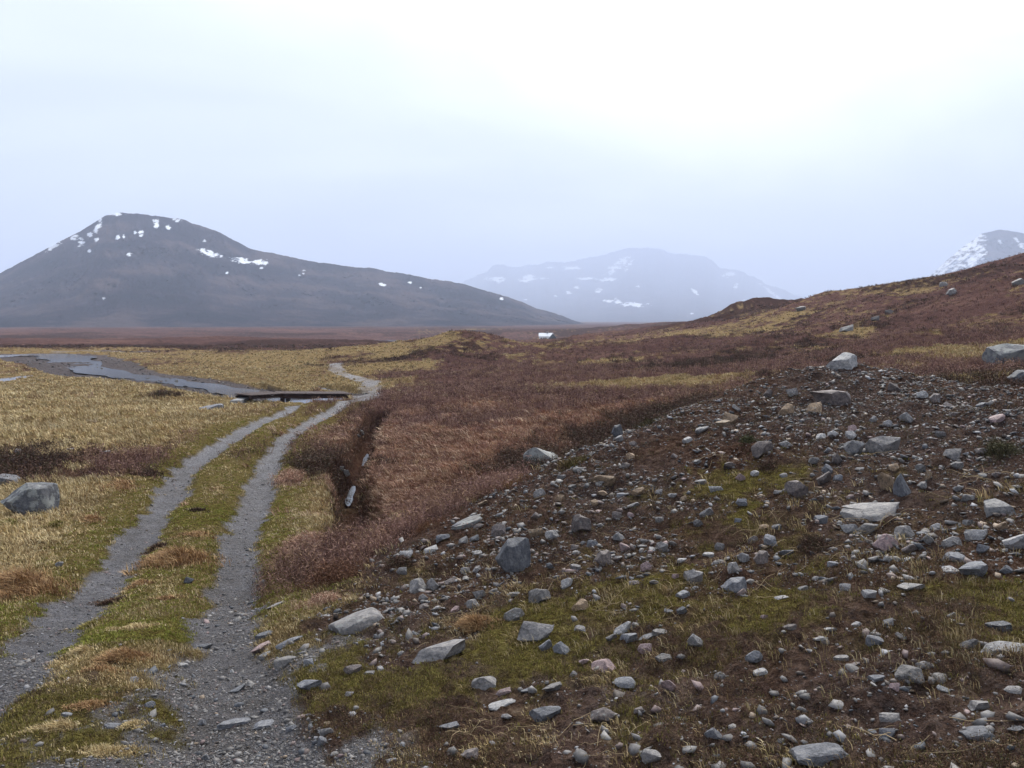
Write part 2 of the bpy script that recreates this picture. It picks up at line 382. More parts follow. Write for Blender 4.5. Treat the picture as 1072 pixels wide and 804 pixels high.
def ground_material():
    m, t, b = mat('moorland_ground', .85); L = t.links.new
    geo = nd(t, 'ShaderNodeNewGeometry'); P = geo.outputs['Position']
    n0 = noise(t, P, 0.03, 6, .65); n1 = noise(t, P, 0.35, 8, .65); n2 = noise(t, P, 2.6, 8, .68); n3 = noise(t, P, 14, 6, .65); n4 = noise(t, P, 60, 4, .6)
    def avg(a, c, f):
        x = nd(t, 'ShaderNodeMix', data_type='FLOAT'); x.inputs[0].default_value = f; L(a, x.inputs[2]); L(c, x.inputs[3]); return x.outputs[0]
    fine = avg(n3, n4, .45); mid = avg(n2, n3, .45); wide = avg(avg(n0, n1, .5), n2, .4)
    col = {}
    col['S'] = ramp(t, mid, ((.36, (.075, .048, .024)), (.47, (.16, .112, .054)), (.56, (.225, .165, .085)), (.66, (.31, .24, .135))))
    col['H'] = ramp(t, wide, ((.38, (.030, .017, .016)), (.48, (.068, .037, .033)), (.57, (.112, .064, .053)), (.66, (.20, .135, .092))))
    col['T'] = ramp(t, mid, ((.34, (.075, .038, .025)), (.50, (.19, .102, .066)), (.66, (.28, .175, .11))))
    col['D'] = ramp(t, mid, ((.36, (.015, .009, .008)), (.50, (.036, .021, .018)), (.66, (.08, .048, .036))))
    col['M'] = ramp(t, fine, ((.39, (.040, .028, .014)), (.50, (.110, .088, .028)), (.61, (.20, .175, .055))))
    pf = avg(mid, fine, .55); col['P'] = ramp(t, pf, ((.38, (.022, .013, .010)), (.48, (.068, .040, .029)), (.55, (.120, .074, .054)), (.63, (.21, .150, .118))))
    v = nd(t, 'ShaderNodeTexVoronoi', ins={'Scale': 42.0, 'Randomness': 1.0}); L(P, v.inputs['Vector'])
    vb = nd(t, 'ShaderNodeSeparateColor'); L(v.outputs['Color'], vb.inputs[0])
    g1 = ramp(t, vb.outputs[0], ((.0, (.045, .045, .052)), (.5, (.105, .106, .118)), (.88, (.165, .162, .172)), (1, (.27, .26, .26))))
    g2 = ramp(t, mid, ((.36, (.05, .047, .05)), (.66, (.19, .185, .20))))
    g3 = ramp(t, wide, ((.40, (.62, .54, .46)), (.50, (1.0, .98, .97)), (.60, (1.4, 1.38, 1.38)))); col['G'] = mixc(t, .9, mixc(t, .45, g1, g2), g3, 'MULTIPLY')
    a1 = nd(t, 'ShaderNodeAttribute', attribute_name='cover_a'); a2 = nd(t, 'ShaderNodeAttribute', attribute_name='cover_b'); a3 = nd(t, 'ShaderNodeAttribute', attribute_name='cover_c')
    s1 = nd(t, 'ShaderNodeSeparateColor'); L(a1.outputs['Color'], s1.inputs[0]); s2 = nd(t, 'ShaderNodeSeparateColor'); L(a2.outputs['Color'], s2.inputs[0]); s3 = nd(t, 'ShaderNodeSeparateColor'); L(a3.outputs['Color'], s3.inputs[0])
    w = dict(S=s1.outputs[0], H=s1.outputs[1], T=s1.outputs[2], D=s2.outputs[0], M=s2.outputs[1], P=s2.outputs[2], G=s3.outputs[0])
    grit = ramp(t, n1, ((.40, (.0, .0, .0)), (.62, (.25, .25, .25)))); gs = nd(t, 'ShaderNodeSeparateColor'); L(grit, gs.inputs[0]); col['P'] = mixc(t, gs.outputs[0], col['P'], g1)
    acc = None
    for k in KINDS:
        x = nd(t, 'ShaderNodeVectorMath', operation='SCALE'); L(col[k], x.inputs[0]); L(w[k], x.inputs['Scale'])
        if acc is None: acc = x.outputs[0]
        else:
            y = nd(t, 'ShaderNodeVectorMath', operation='ADD'); L(acc, y.inputs[0]); L(x.outputs[0], y.inputs[1]); acc = y.outputs[0]
    L(acc, b.inputs['Base Color'])
    sq = nd(t, 'ShaderNodeMapRange', ins={1: 0.2, 2: 1, 3: 0, 4: .22}); L(w['G'], sq.inputs[0]); L(sq.outputs[0], b.inputs['Specular IOR Level'])
    rr = nd(t, 'ShaderNodeMapRange', ins={1: 0, 2: 1, 3: .95, 4: .5}); L(w['G'], rr.inputs[0]); L(rr.outputs[0], b.inputs['Roughness'])
    bp = nd(t, 'ShaderNodeBump', ins={'Strength': 1.0, 'Distance': .06}); L(fine, bp.inputs['Height'])
    bp2 = nd(t, 'ShaderNodeBump', ins={'Strength': .7, 'Distance': .35}); L(mid, bp2.inputs['Height']); L(bp2.outputs[0], bp.inputs['Normal'])
    L(bp.outputs[0], b.inputs['Normal'])
    return m


M_GROUND = ground_material()


def stone_material():
    m, t, b = mat('stone', .62); L = t.links.new
    oi = nd(t, 'ShaderNodeObjectInfo'); tc = nd(t, 'ShaderNodeTexCoord'); geo = nd(t, 'ShaderNodeNewGeometry')
    off = nd(t, 'ShaderNodeVectorMath', operation='ADD'); L(geo.outputs['Position'], off.inputs[0]); L(oi.outputs['Random'], off.inputs[1])
    P = off.outputs[0]
    n = noise(t, P, 9, 8, .65); f = noise(t, P, 70, 5, .7); s = noise(t, tc.outputs['Object'], 2.3, 6, .68)
    no2 = noise(t, tc.outputs['Object'], 3.2, 8, .72, .4)
    k = ramp(t, no2, ((.34, (.42, .42, .44)), (.5, (.95, .95, .97)), (.66, (1.55, 1.48, 1.38))))
    c = mixc(t, 1.0, oi.outputs['Color'], k, 'MULTIPLY')
    sp_ = ramp(t, f, ((.35, (.7, .7, .7)), (.6, (1.15, 1.15, 1.15)))); c = mixc(t, .7, c, sp_, 'MULTIPLY')
    # lichen, as much as the object's alpha says
    li = nd(t, 'ShaderNodeMath', operation='SUBTRACT'); L(s, li.inputs[0]); L(oi.outputs['Alpha'], li.inputs[1])
    lm = nd(t, 'ShaderNodeMapRange', ins={1: -.02, 2: .05, 3: 0, 4: .8}); L(li.outputs[0], lm.inputs[0])
    c = mixc(t, lm.outputs[0], c, (.20, .21, .20))
    L(c, b.inputs['Base Color'])
    bp = nd(t, 'ShaderNodeBump', ins={'Strength': .8, 'Distance': .02}); L(n, bp.inputs['Height'])
    bq = nd(t, 'ShaderNodeBump', ins={'Strength': .6, 'Distance': .008}); L(f, bq.inputs['Height']); L(bp.outputs[0], bq.inputs['Normal']); L(bq.outputs[0], b.inputs['Normal'])
    return m


M_STONE = stone_material()


def attr_material(name, rough, nscale=None):
    m, t, b = mat(name, rough)
    a = nd(t, 'ShaderNodeAttribute', attribute_name='tint'); c = a.outputs['Color']
    if nscale:
        geo = nd(t, 'ShaderNodeNewGeometry'); n = noise(t, geo.outputs['Position'], nscale, 4)
        c = mixc(t, .8, c, ramp(t, n, ((.3, (.6, .6, .6)), (.7, (1.35, 1.35, 1.35)))), 'MULTIPLY')
    t.links.new(c, b.inputs['Base Color']); return m


M_PLANT = attr_material('plant_blades', .8)
M_RUBBLE = attr_material('rubble_stone', .6, 60)


def simple(name, col, rough=.7, metal=0, scale=3, var=.35):
    m, t, b = mat(name, rough); b.inputs['Metallic'].default_value = metal
    geo = nd(t, 'ShaderNodeNewGeometry'); n = noise(t, geo.outputs['Position'], scale, 6, .6)
    k = ramp(t, n, ((.3, tuple(c * (1 - var) for c in col)), (.7, tuple(min(1, c * (1 + var)) for c in col))))
    t.links.new(k, b.inputs['Base Color']); return m


def water_material():
    m, t, b = mat('river_water', .10)
    b.inputs['Base Color'].default_value = (.045, .047, .05, 1); b.inputs['Specular IOR Level'].default_value = .5
    geo = nd(t, 'ShaderNodeNewGeometry'); n = noise(t, geo.outputs['Position'], 2.2, 4, .6)
    bp = nd(t, 'ShaderNodeBump', ins={'Strength': .25, 'Distance': .05}); t.links.new(n, bp.inputs['Height']); t.links.new(bp.outputs[0], b.inputs['Normal'])
    return m


M_WATER = water_material()


def mountain_material():
    m, t, b = mat('mountain', .95); L = t.links.new; b.inputs['Specular IOR Level'].default_value = 0
    geo = nd(t, 'ShaderNodeNewGeometry'); P = geo.outputs['Position']
    n = noise(t, P, .006, 9, .62); f = noise(t, P, .05, 6, .65)
    c = ramp(t, n, ((.38, (.004, .005, .008)), (.50, (.015, .013, .018)), (.60, (.045, .034, .034))))
    c = mixc(t, .6, c, ramp(t, f, ((.35, (.6, .6, .6)), (.65, (1.35, 1.3, 1.25)))), 'MULTIPLY')
    a = nd(t, 'ShaderNodeAttribute', attribute_name='snow')
    c = mixc(t, a.outputs['Fac'], c, (.62, .65, .70)); L(c, b.inputs['Base Color'])
    bp = nd(t, 'ShaderNodeBump', ins={'Strength': 1.0, 'Distance': 30}); L(n, bp.inputs['Height']); L(bp.outputs[0], b.inputs['Normal'])
    return m


M_MOUNT = mountain_material()

# ------------------------------------------------------------------ mesh helpers
def mesh_np(name, V, Fc, material=None, tint=None, smooth=False, parent=None):
    V = np.asarray(V, np.float32); Fc = np.asarray(Fc, np.int32)
    me = bpy.data.meshes.new(name); me.vertices.add(len(V)); me.vertices.foreach_set('co', V.ravel())
    k = Fc.shape[1]; me.loops.add(Fc.size); me.loops.foreach_set('vertex_index', Fc.ravel())
    me.polygons.add(len(Fc)); me.polygons.foreach_set('loop_start', np.arange(0, Fc.size, k, dtype=np.int32))
    me.update(calc_edges=True)
    if smooth: me.polygons.foreach_set('use_smooth', np.ones(len(Fc), bool))
    if tint is not None:
        a = me.attributes.new('tint', 'FLOAT_COLOR', 'POINT'); a.data.foreach_set('color', np.c_[tint, np.ones(len(V))].astype(np.float32).ravel())
    if material: me.materials.append(material)
    o = bpy.data.objects.new(name, me); C.objects.link(o)
    if parent: o.parent = parent
    return o


def tag(o, label=None, cat=None, group=None, kind=None):
    if label: o['label'] = label
    if cat: o['category'] = cat
    if group: o['group'] = group
    if kind: o['kind'] = kind
    return o


def obj_bm(name, bm, material, parent=None, smooth=False):
    me = bpy.data.meshes.new(name); bm.to_mesh(me); bm.free(); me.materials.append(material)
    if smooth: me.polygons.foreach_set('use_smooth', np.ones(len(me.polygons), bool))
    o = bpy.data.objects.new(name, me); C.objects.link(o); o.parent = parent
    return o


def add_box(bm, c, s, rz=0, bev=0.0, m4=None):
    r = bmesh.ops.create_cube(bm, size=1.0, matrix=(m4 or Matrix.Translation(c) @ Matrix.Rotation(rz, 4, 'Z')) @ Matrix.Diagonal((*s, 1)))
    if bev:
        es = list({e for v in r['verts'] for e in v.link_edges}); bmesh.ops.bevel(bm, geom=es, offset=bev, segments=1, affect='EDGES')


# ------------------------------------------------------------------ ground sheet, split where its kind changes
def build_ground():
    az = np.r_[np.arange(-180, -60, 4.0), np.arange(-60, -37, 0.6), np.arange(-37, 37, 0.105), np.arange(37, 60, 0.6), np.arange(60, 180, 4.0)]
    az = np.radians(az)
    rr = np.r_[[.3, .6, .9, 1.2, 1.5, 1.75], np.exp(np.arange(math.log(2.0), math.log(200), .0075)), np.exp(np.arange(math.log(200), math.log(17800), .016)), 17800]
    A, Rr = np.meshgrid(az, rr)
    x = (np.sin(A) * Rr).ravel(); y = (np.cos(A) * Rr).ravel()
    W, rut, riv = cover(x, y)
    z = land(x, y) + relief(W, rut, riv, x, y)
    nr, na = A.shape
    i = np.arange(nr - 1)[:, None] * na; j = np.arange(na)[None, :]; j2 = (j + 1) % na
    Fc = np.stack([i + j, i + j2, i + na + j2, i + na + j], -1).reshape(-1, 4)[:, ::-1]
    g = np.maximum(rut, riv)
    cov = W * (1 - g[:, None]); cov[:, 6] += g - .65 * riv; cov[:, 3] += .65 * riv
    V = np.c_[x, y, z]
    cls = np.where(rut > .5, 1, np.where(riv > .5, 2, 0)); r = np.hypot(x, y)
    mound = (W[:, 5] > .5) & (r < 20) & (z > base(x, y) - 1) & (x > -2.5) & (y > 4.5)
    cls = np.where((cls == 0) & mound, 3, cls)
    fcls = np.sort(cls[Fc], 1)[:, 1]
    # far track cells only count as track within the tracks themselves
    for k, nm in enumerate(('ground', 'track', 'riverbed', 'gravel_mound')):
        f = Fc[fcls == k]; u, inv = np.unique(f, return_inverse=True)
        o = mesh_np(nm, V[u], inv.reshape(f.shape), M_GROUND, smooth=True); tag(o, kind='structure')
        for an, cc in (('cover_a', cov[u][:, 0:3]), ('cover_b', cov[u][:, 3:6]), ('cover_c', np.c_[cov[u][:, 6], cov[u][:, 6] * 0, cov[u][:, 6] * 0])):
            a = o.data.attributes.new(an, 'FLOAT_COLOR', 'POINT'); a.data.foreach_set('color', np.c_[cc, np.ones(len(u))].astype(np.float32).ravel())
    # centre of the inner hole under the tripod point
    return


build_ground()


def strip(name, line, wid, level, material):
    """water surface following a line"""
    V = []; Fq = []
    for i, (p, w) in enumerate(zip(line, wid)):
        a = line[min(i + 1, len(line) - 1)] - line[max(i - 1, 0)]; a = a / (np.linalg.norm(a) + 1e-9); n = np.array([-a[1], a[0]])
        for s in np.linspace(-1, 1, 7):
            q = p + n * w * s * (1 if abs(s) < .99 else 1 + .25 * math.sin(i * 1.7)); V.append((q[0], q[1], level[i]))
    for i in range(len(line) - 1):
        for k in range(6): Fq.append((i * 7 + k, i * 7 + k + 1, i * 7 + k + 8, i * 7 + k + 7))
    return tag(mesh_np(name, V, Fq, material, smooth=True), kind='structure')


def levels(line, up):
    z = land(line[:, 0], line[:, 1]) + up
    for i in range(len(z)): z[i] = np.mean(z[max(0, i - 3):i + 4])
    return z


_wob = np.array([[.9 * math.sin(i * .55), .9 * math.cos(i * .4)] for i in range(len(RIVER))]) * (RIVW / 9)[:, None]
strip('river_water', RIVER + _wob, RIVW * np.interp(np.arange(len(RIVER)), [0, 12, 20, 34, 42, 48, 54, 70], [.55, .48, .38, .34, .44, .8, .95, .6]), levels(RIVER, .10), M_WATER)
strip('river_arm', ARM, ARMW * .95, levels(ARM, .10), M_WATER)
strip('far_river', FAR_RIVER, FARW * .7, levels(FAR_RIVER, .28), M_WATER)

# ------------------------------------------------------------------ mountains
def mountain(name, sky, ybase, r0, r1, rback, snow, seed, pw=1.0, rag=1.6):
    xs = np.array([s[0] for s in sky], float); ys = np.array([s[1] for s in sky], float)
    px = np.arange(xs[0], xs[-1] + .1, .7)
    yt = np.interp(px, xs, ys)
    k = np.hanning(11); k /= k.sum(); yt = np.convolve(np.pad(yt, 5, mode='edge'), k, mode='valid')
    yt = yt + rag * fbm(px / 14, px * 0 + seed, 5, seed, .6)
    ns = 260; nb = 14
    V = []; S = []
    tt = np.linspace(0, 1, ns)
    for s in tt:
        rr = r0 + (r1 - r0) * s ** pw
        yy = ybase + 6 + (yt - ybase - 6) * s
        az = np.arctan((px - 536) / F)
        # gullies and shoulders
        g = fbm(px / 26, s * 5 + px * 0, 5, seed + 3, .55)
        rrr = rr * (1 + 0.05 * g * math.sin(math.pi * min(1, s * .9)))
        d = np.hypot((px - 536) / F, 1.0)
        zz = EYE + rrr * (YH - yy) / F / d
        V.append(np.c_[np.sin(az) * rrr, np.cos(az) * rrr, zz])
        m = np.zeros(len(px)); e = fbm(px / 4.5 + yy / 9, yy / 1.6, 4, seed + 9, .7)
        for (cx, cy, w, h, a) in snow:
            ca, sa = math.cos(R(a)), math.sin(R(a)); X = (px - cx) * ca + (yy - cy) * sa; Y = -(px - cx) * sa + (yy - cy) * ca
            m = np.maximum(m, sstep(1.25, .8, (X / (w / 2)) ** 2 + (Y / (h / 2)) ** 2 + 2.6 * e + .27))
        S.append(m)
    zt = V[-1][:, 2]
    for q in range(1, nb + 1):
        s = q / nb; rrr = r1 + (rback - r1) * s
        V.append(np.c_[np.sin(az) * rrr, np.cos(az) * rrr, zt + (-25 - zt) * s ** 1.3]); S.append(np.zeros(len(px)))
    n = len(px); rows = len(V); V = np.vstack(V); S = np.hstack(S)
    i = np.arange(rows - 1)[:, None] * n; j = np.arange(n - 1)[None, :]
    Fq = np.stack([i + j, i + j + 1, i + n + j + 1, i + n + j], -1).reshape(-1, 4)
    o = tag(mesh_np(name, V, Fq, M_MOUNT, smooth=True), kind='structure')
    a = o.data.attributes.new('snow', 'FLOAT', 'POINT'); a.data.foreach_set('value', S.astype(np.float32))
    return o


mountain('mountain', [(-420, 345), (-260, 338), (-120, 322), (-60, 311), (0, 288), (40, 268), (62, 257), (90, 243), (115, 228), (135, 224), (190, 230), (230, 243), (265, 261), (300, 269), (345, 277), (390, 282), (440, 290), (480, 297), (520, 308), (560, 322), (600, 335), (650, 346)],
         344, 1450, 2650, 3600,
         [(127, 226, 14, 3, 0), (108, 238, 5, 15, 28), (99, 247, 5, 6, 20), (106, 252, 4, 5, 0), (84, 250, 11, 5, 0), (61, 259, 17, 4, -33), (90, 256, 7, 6, -30), (98, 264, 3.5, 3.5, 0), (128, 250, 5, 4, -40), (134, 249, 3, 4, 0), (152, 246, 5, 7, 25), (168, 235, 6, 9, 0), (180, 239, 5, 4, 30), (190, 232, 10, 3.5, 15), (146, 245, 2.5, 3.5, 0), (139, 267, 5, 3, 0), (218, 253, 4, 2.5, 0), (222, 266, 21, 6, 16), (256, 273.5, 24, 5, 9), (274, 275.5, 20, 5.5, -4), (319, 285, 5, 5, 0), (315, 289, 3, 2, 0), (111, 313, 4, 2.5, 0), (276, 281, 3, 2, 0), (240, 286, 3, 2, 0), (400, 298, 9, 3, 10), (430, 296, 4, 2, 0), (441, 301, 3, 2, 0), (525, 313, 4, 2.5, 0)], 3)
mountain('mountain', [(380, 320), (440, 306), (478, 297), (500, 287), (528, 277), (545, 279), (575, 275), (600, 276), (628, 268), (648, 263), (672, 260), (700, 265), (735, 270), (752, 281), (775, 285), (800, 297), (830, 308), (870, 317), (930, 322), (1000, 325)],
         342, 4400, 15000, 16200,
         [(520, 293, 15, 6, 0), (508, 292, 5, 3, 0), (553, 292, 20, 6, -8), (598, 281, 18, 3.5, 0), (575, 281, 9, 2.5, 0), (612, 292, 21, 2.5, 0), (571, 292, 9, 2.5, 0), (645, 279, 30, 7, -36), (657, 279, 14, 3.5, -52), (636, 293, 15, 4, -8), (626, 304, 6, 5, -20), (595, 307, 6, 3.5, 0), (604, 301, 6, 2.5, 0), (667, 300, 5, 2.5, 0), (663, 319, 28, 4, 1), (646, 316, 11, 5, 20), (636, 315, 12, 2.5, 0), (530, 315, 11, 2.5, 5), (528, 322, 9, 2.5, 0), (727, 306, 11, 3, 42), (761, 288, 11, 5, 0), (769, 300, 6, 6, 45), (777, 316, 9, 4, 0), (795, 317, 10, 5, 10), (808, 308, 30, 2.8, 36), (826, 302, 10, 3, 35), (723, 328, 5, 2, 0), (550, 314, 3, 2, 0), (581, 310, 5, 2, 0)], 31, rag=4.0)
mountain('mountain', [(860, 340), (930, 318), (955, 300), (975, 284), (1000, 261), (1022, 246), (1040, 242), (1072, 247), (1110, 256), (1180, 280), (1260, 310), (1320, 340)],
         345, 4200, 6200, 7800,
         [(993, 277, 56, 14, -36), (1007, 261, 32, 12, -38), (1020, 265, 11, 30, 12), (986, 286, 56, 11, -22), (1012, 272, 28, 15, -20), (1065, 258, 10, 5, 30), (1042, 255, 6, 3, 40), (1021, 248, 4, 4, 0), (1058, 252, 8, 2.5, 40)], 57)

# ------------------------------------------------------------------ haze
def haze():
    bm = bmesh.new(); top = 1420.0; bot = -27.0
    add_box(bm, (0, 0, (top + bot) / 2), (37000, 37000, top - bot))
    m = bpy.data.materials.new('haze_air'); m.use_nodes = True; t = m.node_tree; t.nodes.clear()
    o = nd(t, 'ShaderNodeOutputMaterial'); v = nd(t, 'ShaderNodeVolumePrincipled', ins={'Density': HAZE, 'Anisotropy': 0.0})
    v.inputs['Color'].default_value = (.61, .695, .88, 1)
    t.links.new(v.outputs[0], o.inputs['Volume'])
    tag(obj_bm('haze', bm, m), kind='stuff')


haze()

#=====OBJECTS=====
# ------------------------------------------------------------------ stones
def rock_bm(seed, flat=True, planes=11, rough=.05):
    rnd = random.Random(seed)
    bm = bmesh.new(); bmesh.ops.create_icosphere(bm, subdivisions=4, radius=1.0)
    cuts = []
    for _ in range(planes):
        v = Vector((rnd.gauss(0, 1), rnd.gauss(0, 1), rnd.gauss(0, 1))).normalized(); cuts.append((v, rnd.uniform(*((.28, .60) if flat else (.5, .8)))))
    o = np.array([v.co[:] for v in bm.verts])
    for v, d in cuts:
        s = o @ np.array(v[:]); over = np.maximum(s - d, 0)
        o = o - over[:, None] * np.array(v[:]) * .96
    n = fbm(o[:, 0] * 1.9 + seed * 3.1 + o[:, 2] * 1.3, o[:, 1] * 1.9 + o[:, 2] * 1.7, 4, seed % 50) + .55 * fbm(o[:, 0] * 6 + o[:, 2] * 5.1 + seed, o[:, 1] * 6 - o[:, 2] * 4.3, 3, seed % 31)
    o = o * (1 + rough * 2 * n)[:, None]
    lo, hi = o.min(0), o.max(0); o = (o - (lo + hi) / 2) / ((hi - lo) / 2)
    for v, c in zip(bm.verts, o): v.co = c
    return bm


PROTO = {}
for kind, pl, rg, ns in (('a', 17, .030, 10), ('r', 24, .035, 6), ('s', 15, .028, 8)):   # angular, rounded, slab
    PROTO[kind] = []
    for q in range(ns):
        bm = rock_bm(100 + q * 7 + ord(kind), flat=kind != 'r', planes=pl, rough=rg)
        if kind == 's':      # flatten top and base into a plate
            for v in bm.verts: v.co.z = math.copysign(abs(v.co.z) ** .55, v.co.z)
        me = bpy.data.meshes.new('stone'); bm.to_mesh(me); bm.free(); me.materials.append(M_STONE)
        me.polygons.foreach_set('use_smooth', np.ones(len(me.polygons), bool))
        try: me.set_sharp_from_angle(angle=R(24))
        except Exception: pass
        PROTO[kind].append(me)

COL = dict(g=('grey', (.156, .150, .146)), d=('dark grey', (.095, .099, .108)), l=('pale grey', (.215, .212, .210)), t=('tan', (.25, .185, .125)), p=('pinkish', (.235, .175, .17)),
           b=('brownish grey', (.13, .112, .105)), w=('whitish', (.29, .29, .285)), s=('slate blue', (.125, .129, .140)))
LICHEN = {}
# hand surveyed stones: px, py (centre), width, height in photo pixels, colour, shape, landmark label (None: described from its neighbours)
STONES = [
    (537, 585, 37, 38, 'd', 'a', 'dark upright boulder low on the left of the gravel mound', 'the dark upright boulder'),
    (375, 648, 66, 27, 'g', 's', 'pale pointed slab sunk in the peat nearest the right wheel track', 'the pale pointed slab'),
    (460, 681, 56, 24, 'g', 's', 'pale jagged slab leaning over a dark hollow in front of the mound', 'the jagged leaning slab'),
    (562, 662, 37, 24, 'g', 'a', 'grey angular stone with a small pile of stones at its right foot', 'the grey angular stone with a pile'),
    (912, 538, 55, 15, 'g', 's', 'long flat rectangular slab lying midway up the mound', 'the long flat slab'),
    (869, 418, 36, 17, 'b', 's', 'long brown grey block just below the mound crest', 'the long brown block'),
    (881, 381, 29, 15, 'w', 'a', 'whitish angular rock sitting on the crest of the mound', 'the whitish crest rock'),
    (924, 466, 31, 19, 'g', 'r', 'smooth grey oval stone high on the right of the mound', 'the smooth oval stone'),
    (858, 795, 58, 18, 's', 's', 'dark slate slab at the very front edge of the ground', 'the front slate slab'),
    (1054, 679, 42, 11, 'l', 's', 'thin pale flat slab on the mossy ground at the far right', 'the thin pale slab'),
    (1049, 534, 29, 16, 'l', 's', 'pale triangular slab tilted on the right flank of the mound', 'the pale triangular slab'),
    (632, 503, 27, 15, 't', 'a', 'tan and grey block on the left shoulder of the mound', 'the tan and grey block'),
    (608, 550, 23, 20, 'b', 'a', 'brownish squarish stone set in peat above the straw tuft', 'the brownish square stone'),
    (571, 748, 32, 15, 's', 'r', 'smooth slate blue cobble in front of the mound', 'the smooth slate cobble'),
    (633, 697, 28, 18, 'p', 'r', 'pinkish grey round cobble on the lower mound', 'the pinkish cobble'),
    (632, 751, 28, 17, 'b', 'r', 'brownish rounded stone beside the smooth slate blue cobble', 'the brownish rounded stone'),
    (507, 716, 28, 17, 'g', 'a', 'grey wedge stone in a cluster below the jagged leaning slab', 'the grey wedge stone'),
    (945, 511, 18, 25, 'd', 'a', 'dark upright stone standing above the long flat slab', 'the dark standing stone'),
    (927, 571, 23, 18, 'p', 'r', 'pale pinkish lump just below the long flat slab', 'the pinkish lump'),
    (726, 606, 22, 16, 'g', 'r', 'round grey cobble at the foot of the mound face', 'the round grey foot cobble'),
    (768, 613, 25, 17, 's', 'a', 'slate grey wedge at the foot of the mound beside yellow moss', 'the slate wedge by the moss'),
    (1017, 597, 29, 15, 's', 's', 'slate blue flat stone on the lower right of the mound', 'the slate blue flat stone'),
    (834, 515, 24, 20, 'b', 'a', 'dull brown square stone half buried left of the long flat slab', 'the dull brown square stone'),
    (798, 470, 22, 15, 'b', 's', 'brown grey plate tilted near the middle top of the mound', 'the tilted brown plate'),
    (894, 471, 19, 16, 'l', 'a', 'pale triangular stone left of the smooth grey oval stone', 'the pale triangular stone'),
    (1022, 771, 32, 13, 's', 's', 'slate blue tapering slab at the lower right corner', 'the tapering slate slab'),
    (953, 707, 25, 11, 'g', 'r', 'flat grey egg shaped stone on the bare ground at right', 'the grey egg stone'),
    (728, 674, 17, 14, 'l', 'a', 'pale knobbly stone on the open ground below the mound', 'the pale knobbly stone'),
    (298, 693, 24, 14, 'g', 'a', 'grey flat topped stone on the right edge of the right wheel track', 'the grey trackside stone'),
    (273, 680, 20, 10, 'p', 's', 'pinkish pale stone on the right lip of the wheel track', 'the pinkish trackside stone'),
    (244, 757, 31, 9, 's', 's', 'slate flat stone lying in the middle of the right wheel track', 'the slate stone in the track'),
    (324, 718, 24, 14, 's', 's', 'slate grey flat stone on moss right of the wheel track', 'the slate stone on moss'),
    (438, 614, 19, 15, 'g', 'r', 'left one of two round grey cobbles side by side on the mound', 'the twin round cobbles'),
    (453, 614, 14, 15, 'g', 'r', 'right one of two round grey cobbles side by side on the mound', None),
    (522, 557, 16, 16, 'b', 'r', 'brown grey round stone just above the dark upright boulder', None),
    (852, 427, 15, 13, 't', 'a', 'tan block at the left end of the long brown block', None),
    (823, 430, 15, 11, 't', 'a', 'orange tan block left of the long brown block', None),
    (587, 522, 8, 8, 't', 'r', 'small bright tan cube on the mound shoulder', None),
    (996, 645, 9, 7, 'w', 'a', 'small white stone above the thin pale slab at right', None),
    (988, 722, 11, 7, 'w', 'a', 'small white stone in the bare ground at lower right', None),
    (701, 719, 14, 14, 'p', 'a', 'pale pinkish shard on the bare ground in front of the mound', None),
]
